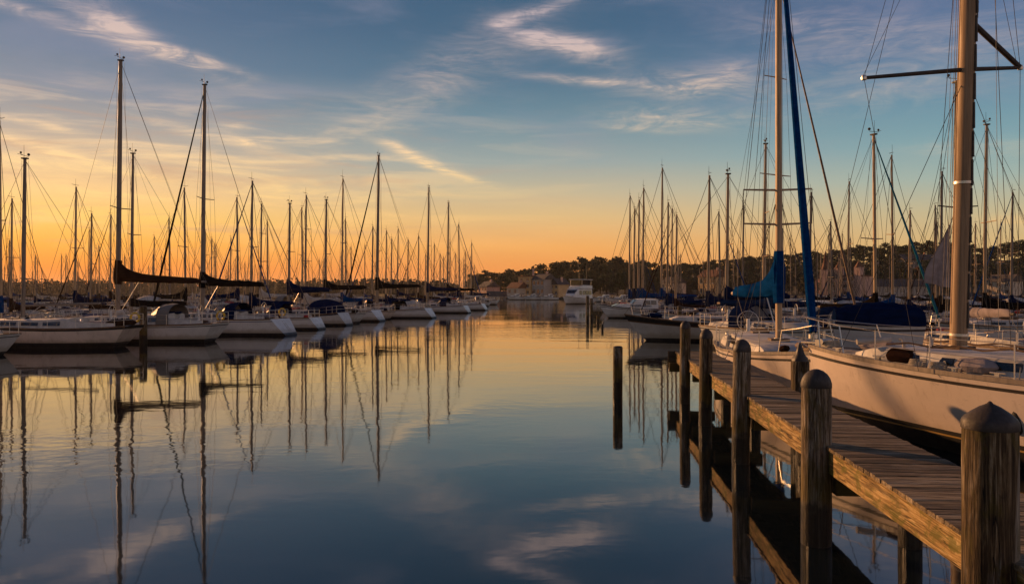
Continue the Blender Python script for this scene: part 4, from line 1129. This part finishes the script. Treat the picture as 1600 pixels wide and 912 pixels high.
# ---- motor boats
def motorboat(label, group, loc, rz, L=8, B=2.9, fly=False, scale=1.0):
    root = empty('motor_yacht' if fly else 'motor_cruiser', loc, rz, label, 'motor boat', group)
    S = dict(DEF); S.update(L=L, B=B, fs=.95*scale, fm=1.05*scale, fb=1.55*scale, rb=1.5*scale, rs=.15, ws=.92, tm=.35, n=22, top=GEL, stripe=COVE if not fly else None, zb=.08, zc=.15)
    h, mb = hull_mesh(S); o = mb.build('hull', root); weld(o)
    mb = MB(); mb.loft([[h.deck(.004+i/16*.99, f) for f in (-.98, -.5, 0, .5, .98)] for i in range(17)], DECKM, caps=False); mb.build('deck', root)
    mb = MB()
    for sg in (1, -1):
        mb.tube([Vector((h.x(t_,1), sg*(h.hb(t_)+.01), h.sheer(t_)+.01)) for t_ in [k/20 for k in range(21)]], .045, RUB if not fly else TEAK, 6)
    mb.build('rub_rail', root)
    def house_(ta, tb, hh, zb_, name, fr=.5, win=True, wf=.80, par=root, pf=((0, 1), (.55, 1), (.72, .97), (1, .08)), wins=((.06, .26), (.29, .5)), scr=(.735, .90)):
        mb = MB(); xs_ = []
        for u, k in pf:
            t_ = ta+(tb-ta)*u; w = min(h.hb(t_)*wf, B*.40); xs_.append([(h.x(t_,1), -w, zb_-.06), (h.x(t_,1), -w*.90, zb_+hh*k), (h.x(t_,1), 0, zb_+hh*k*1.05), (h.x(t_,1), w*.90, zb_+hh*k), (h.x(t_,1), w, zb_-.06)])
        mb.loft(xs_, GEL); ho = mb.build(name, par)
        if win:
            for sg in (1, -1):
                for u0, u1 in wins:
                    vs = []
                    for u in (u0, u1):
                        t_ = ta+(tb-ta)*u; w = min(h.hb(t_)*wf, B*.40)
                        for f in (.38, .84):
                            for e in (-.02, .012): vs.append((h.x(t_,1), sg*(w*(1-.10*f)+e), zb_+hh*f))
                    m2 = MB(); m2.add(vs, [(0,1,3,2), (4,6,7,5), (0,4,5,1), (2,3,7,6), (0,2,6,4), (1,5,7,3)], GLASSD); m2.build('window', ho, smooth=False)
            # raked windscreen
            t_a, t_b = ta+(tb-ta)*scr[0], ta+(tb-ta)*scr[1]
            wa, wb = min(h.hb(t_a)*wf, B*.40)*.82, min(h.hb(t_b)*wf, B*.40)*.80
            def zz(u):  return zb_+hh*(pf[2][1]+(pf[3][1]-pf[2][1])*(u-pf[2][0])/(1-pf[2][0]))*1.02+.02
            m2 = MB(); m2.loft([[(h.x(t_a,1)+.02, f*wa, zz(scr[0])+.02) for f in (-1, -.35, .35, 1)], [(h.x(t_b,1)+.02, f*wb, zz(scr[1])+.02) for f in (-1, -.35, .35, 1)]], GLASSD, caps=False)
            m2.loft([[(h.x(t_a,1)-.02, f*wa, zz(scr[0])-.02) for f in (-1, -.35, .35, 1)], [(h.x(t_b,1)-.02, f*wb, zz(scr[1])-.02) for f in (-1, -.35, .35, 1)]], GLASSD, caps=False, flip=True)
            m2.build('windscreen', ho)
        return ho
    z = h.deck(.4, 0).z
    if fly:
        ho = house_(.12, .76, 1.75*scale, z, 'saloon', pf=((0, 1), (.6, 1), (.80, .98), (1, .30)), wins=((.05, .22), (.25, .42), (.45, .60), (.63, .76)), scr=(.83, .94))
        zt = z+1.75*scale
        mb = MB(); mb.box((h.x(.06,1), -B*.40, zt+.10), (h.x(.58,1), B*.40, zt+.18), GEL); 
        secs = []
        for t_, k in ((.10, .55), (.45, .6), (.56, .35)): secs.append([(h.x(t_,1), -B*.34, zt+.17), (h.x(t_,1), -B*.33, zt+.17+k*scale), (h.x(t_,1), B*.33, zt+.17+k*scale), (h.x(t_,1), B*.34, zt+.17)])
        mb.loft(secs, GEL); fl = mb.build('flybridge', root)
        mb = MB(); mb.box((h.x(.15,1), -B*.30, zt+.5*scale), (h.x(.47,1), B*.30, zt+1.62*scale), GLASSD); mb.build('enclosure', fl, smooth=False)
        mb = MB()
        for t_ in (.14, .5):
            for sg in (1, -1): mb.tube([(h.x(t_,1), sg*B*.32, zt+.6*scale), (h.x(t_,1), sg*B*.32, zt+1.75*scale)], .04, STEEL, 6)
        mb.box((h.x(.10,1), -B*.37, zt+1.75*scale), (h.x(.54,1), B*.37, zt+1.85*scale), GEL); mb.build('hard_top', fl)
        for x_, y_, hh in ((.2, .7, 4.5), (.34, -.6, 5.5), (.4, .2, 3.0)):
            mb = MB(); mb.tube([(h.x(x_,1), y_, zt+1.8*scale), (h.x(x_,1)-.3, y_, zt+1.8*scale+hh)], [.05, .03], MASTDK, 5); mb.build('antenna', root)
    else:
        house_(.34, .92, .55, z, 'fore_cabin', wf=.86)
        ho = house_(.30, .64, 1.05, z+.05, 'wheelhouse', wf=.80)
        mb = MB(); x0, x1 = h.x(.04,1), h.x(.32,1)
        mb.loft([[(x0+(x1-x0)*u, B*.40*f, z+1.30+.1*math.sin(math.pi*u)-.15*f*f) for f in (-1, -.5, 0, .5, 1)] for u in (0, .5, 1)], NAVYC, caps=False)
        mb.loft([[(x0+(x1-x0)*u, B*.40*f, z+1.27+.1*math.sin(math.pi*u)-.15*f*f) for f in (-1, -.5, 0, .5, 1)] for u in (0, .5, 1)], NAVYC, caps=False, flip=True); bm_ = mb.build('canopy', root)
        mb = MB()
        for x_ in (x0, x1):
            for sg in (1, -1): mb.tube([(x_, sg*B*.4, z+1.14), ((x0+x1)/2, sg*B*.42, z)], .02, STEEL, 5)
        mb.build('frame', bm_)
    mb = MB(); ts_ = [.45, .6, .75, .88, .97]
    for sg in (1, -1):
        mb.tube([Vector((h.x(t_,1), sg*max(.05, h.hb(t_)-.08), h.sheer(t_)+.65)) for t_ in ts_+[1.0]], .02, STEEL, 5)
        for t_ in ts_: mb.tube([(h.x(t_,1), sg*(h.hb(t_)-.08), h.sheer(t_)), (h.x(t_,1), sg*(h.hb(t_)-.08), h.sheer(t_)+.65)], .016, STEEL, 5)
    mb.build('bow_rail', root)
    return root
p = P(995, 92, z=0)
motorboat('white motor cruiser with dark rub rail, bow towards the channel', 'motor boats', (p.x+.3, p.y, 0), R(186), L=9.4, B=3.1)
TAKEN.append((p.x, p.y, 9))
p = P(902, 196, z=0)
motorboat('white flybridge motor yacht seen bow on in the middle of the harbour', 'motor boats', (p.x, p.y+3, 0), R(-122), L=14, B=5.0, fly=True, scale=1.32)
SM = [(832, 300, 170, 'small white motorboat tied to the long low pier'), (858, 296, 186, 'second small motorboat on the long low pier, to the right'), (806, 304, 182, 'low motorboat at the left half of the long low pier'), (945, 235, 185, 'small motorboat behind the channel pilings'), (972, 215, 178, 'white motorboat behind the cruiser wheelhouse')]
for px, d, rz, lb in SM:
    p = P(px, d, z=0); motorboat(lb, 'motor boats', (p.x, p.y, 0), R(rz), L=7, B=2.6)
p = P(1160, 72, z=0); motorboat('motor cruiser with navy canopy behind the blue sail cover', 'motor boats', (p.x+6, p.y, 0), R(178), L=9, B=3.2); TAKEN.append((p.x+6, p.y, 9))

def mooring_line(label, a, b_, sag):
    mb = MB(); a, b_ = Vector(a), Vector(b_)
    mb.tube([a.lerp(b_, k/14)-Vector((0,0,sag*4*(k/14)*(1-k/14))) for k in range(15)], .014, ROPE, 6)
    tag(mb.build('mooring_line'), label, 'mooring line')
MA = rootA.matrix_world if False else Matrix.Translation(rootA.location) @ rootA.rotation_euler.to_matrix().to_4x4()
MBt = Matrix.Translation(rootB.location) @ rootB.rotation_euler.to_matrix().to_4x4()
pr = P(1250, 14.8, z=0)
mooring_line('line from the cream yacht with the blue sail cover to the dock edge', MBt @ (hB.deck(.55, -.97)+Vector((0,0,.05))), ex(DW-.05, 21.6)+Vector((0,0,1.22)), .12)

# ---- boats of the back rows: copies of six plainer yachts
PRO = []
base = dict(detail=0, clutter=6, wires=6, wire=.020, vane=True, mast_z=12.5, win=3, wheel=False, spreaders=((.5, .85),))
for S in (dict(L=9.6, cover=NAVYC, mast_m=MASTW, top=GEL, mr=.085), dict(L=10.2, cover=BLUEC, mast_m=MASTW, top=GEL2, mr=.085, dodger=NAVYC), dict(L=9.0, tent=WHITEC, cover=BLKC, mast_m=ALU, top=GEL3, sheer=BLACKP, mr=.08),
          dict(L=10.0, cover=WHITEC, mast_m=ALU, top=GEL, dodger=CLEARV, mr=.08, spreaders=((.42, .9), (.7, .7))), dict(L=9.6, cover=BRNC, mast_m=MASTW, top=NAVY, mr=.085, furl=BRNC, furl_r=.05), dict(L=10.4, cover=NAVYC, mast_m=ALU, top=GEL, rs=-1.0, ws=.8, furl=BLUEC, furl_r=.055, mr=.085, dodger=NAVYC)):
    S = dict(base, **S); root, h, mp = sailboat('sailboat', None, None, (0, 0, 0), 0, **S)
    PRO.append([root, S, False, h.x(.6, 1)])
COLW = ['navy', 'bright blue', 'black', 'white', 'brown', 'navy']
EXTW = ['bare forestay', 'navy spray hood', 'black rail band', 'two pairs of spreaders', 'brown furled headsail', 'blue furled headsail']
BACK = []
def back(i, px, d, py, rz, side, key=None):
    root, S, used_, mx = PRO[i]
    s = top_z(py, d)/12.5
    if used_: root = copy_tree(root)
    PRO[i][2] = True
    hs = min(max(s, .8), 1.15); rz = R(rz)
    m = P(px, d, z=0)
    root.scale = (hs, hs, s if abs(s-hs) < .02 else hs); root.rotation_euler = (0, 0, rz)
    root.location = (m.x-math.cos(rz)*mx*hs, m.y-math.sin(rz)*mx*hs, 0)
    if abs(s-hs) > .02:                     # a taller or shorter rig on the same hull
        for ch in root.children:
            k = ch.name.split('.')[0]
            if k in ('mast', 'shroud', 'lower_shroud', 'forestay', 'furled_headsail', 'backstay', 'halyard', 'topping_lift'):
                ch.scale = (1, 1, s/hs); ch.location.z = 1.4*(1-s/hs) if k in ('mast', 'lower_shroud') else 1.0*(1-s/hs)
    TAKEN.append((root.location.x, root.location.y, 10*hs))
    BACK.append((root, i, side, px, d))
rb_ = random.Random(17)
for px, d, py, i in ((117, 75, 292, 0), (290, 86, 293, 2), (372, 95, 308, 5), (407, 103, 318, 3), (419, 122, 345, 2), (473, 112, 323, 0), (541, 133, 340, 3), (621, 160, 355, 0), (172, 102, 335, 4), (17, 62, 310, 4),
                     (718, 152, 348, 5), (736, 188, 378, 0), (726, 168, 392, 3)):
    back(i, px, d, py, lrz if rb_.random() < .6 else 350, 'left')
for px, d, py, i, rz in ((1106, 66, 274, 0, 178), (1033, 99, 256, 1, 176), (1004, 104, 290, 1, 180), (997, 109, 310, 1, 180), (990, 114, 325, 0, 180), (983, 124, 345, 1, 178), (1049, 132, 322, 4, 176), (1125, 84, 330, 5, 4),
                         (1160, 92, 320, 2, 180), (1420, 62, 330, 0, 176), (1300, 60, 350, 3, 2), (1265, 76, 300, 2, 182), (1462, 75, 345, 4, 178), (1580, 66, 300, 5, 180), (1510, 90, 320, 3, 4), (1325, 92, 330, 1, 180)):
    back(i, px, d, py, rz, 'right')
STERN = [(43, -20.5), (50, -18.3), (56, -15.4), (73, -15), (83, -13.3), (93, -11.4), (110, -10.4), (120, -9.2), (180, -7), (266, -5.2)]
for k, d in enumerate((64.8, 78, 88, 99, 105, 110, 120, 126, 138, 144, 158, 163, 175, 181, 195, 203, 212, 222, 233, 245, 258)):
    xs_ = interp(STERN, d)-rb_.uniform(5.8, 6.6)
    back([5, 3, 1, 5, 0, 2, 5, 4, 1, 3][k % 10], 800+xs_*F/d, d, 456-(rb_.uniform(9.5, 12.5)-3)*F/d, lrz+rb_.uniform(-4, 4), 'left')
def free(x, y, L):
    return all(abs(y-b_[1]) > 3.6 or abs(x-b_[0]) > (L+b_[2])/2+.2 for b_ in TAKEN)
tries = 0; nl = nr_ = 0
while tries < 9000 and (nl < 84 or nr_ < 66):
    tries += 1
    if nl < 84 and rb_.random() < .55:
        d = 52+248*rb_.random()**1.5; px = rb_.uniform(-120, 765); x = (px-800)*d/F
        lim = -5-.075*(266-d)
        rz = rb_.choice([lrz, 178, 352, 184, 0])
        if x > lim-9 or not free(x, d, 10): continue
        back(rb_.randrange(6), px, d, 456-(rb_.uniform(8.0, 12.5)-3)*F/d*1.0, rz, 'left'); nl += 1
    elif nr_ < 66:
        d = 50+180*rb_.random()**1.4; px = rb_.uniform(985, 1720); x = (px-800)*d/F
        if x < 13+.02*d or not free(x, d, 10): continue
        back(rb_.randrange(6), px, d, 456-(rb_.uniform(8.0, 12.5)-3)*F/d, rb_.choice([178, 184, 2, 356, 172]), 'right'); nr_ += 1
cnt = {}
BACK.sort(key=lambda q: q[4])
for root, i, side, px, d in BACK:
    dist = 'near' if d < 90 else 'middle' if d < 150 else 'far'
    cnt.setdefault((i, side, dist), []).append((px, root))
for (i, side, dist), lst in cnt.items():
    lst.sort(key=lambda q: q[0])
    for k, (px, root) in enumerate(lst):
        where = {'near': 'near', 'middle': 'further back', 'far': 'far back'}[dist]
        nm = '' if len(lst) == 1 else ', %s from left' % ordinal(k+1)
        tag(root, '%s covered sailboat, %s, %s on the %s%s' % (COLW[i], EXTW[i], where, side, nm), 'sailboat', 'sailboats of the back rows')

# ------------------------------------------------------------------ evening haze over the harbour
hm = bpy.data.materials.new('evening haze'); hm.use_nodes = True
hm.node_tree.nodes.clear(); H_ = NT(hm.node_tree)
pv = H_.n('ShaderNodeVolumePrincipled'); pv.inputs['Color'].default_value = (.92, .86, .80, 1); pv.inputs['Density'].default_value = HAZE; pv.inputs['Anisotropy'].default_value = .35
ho = H_.n('ShaderNodeOutputMaterial'); hm.node_tree.links.new(pv.outputs[0], ho.inputs['Volume'])
mb = MB(); mb.box((-3600, -450, -3), (3600, 4100, 56), hm)
tag(mb.build('haze', smooth=False), kind='stuff')
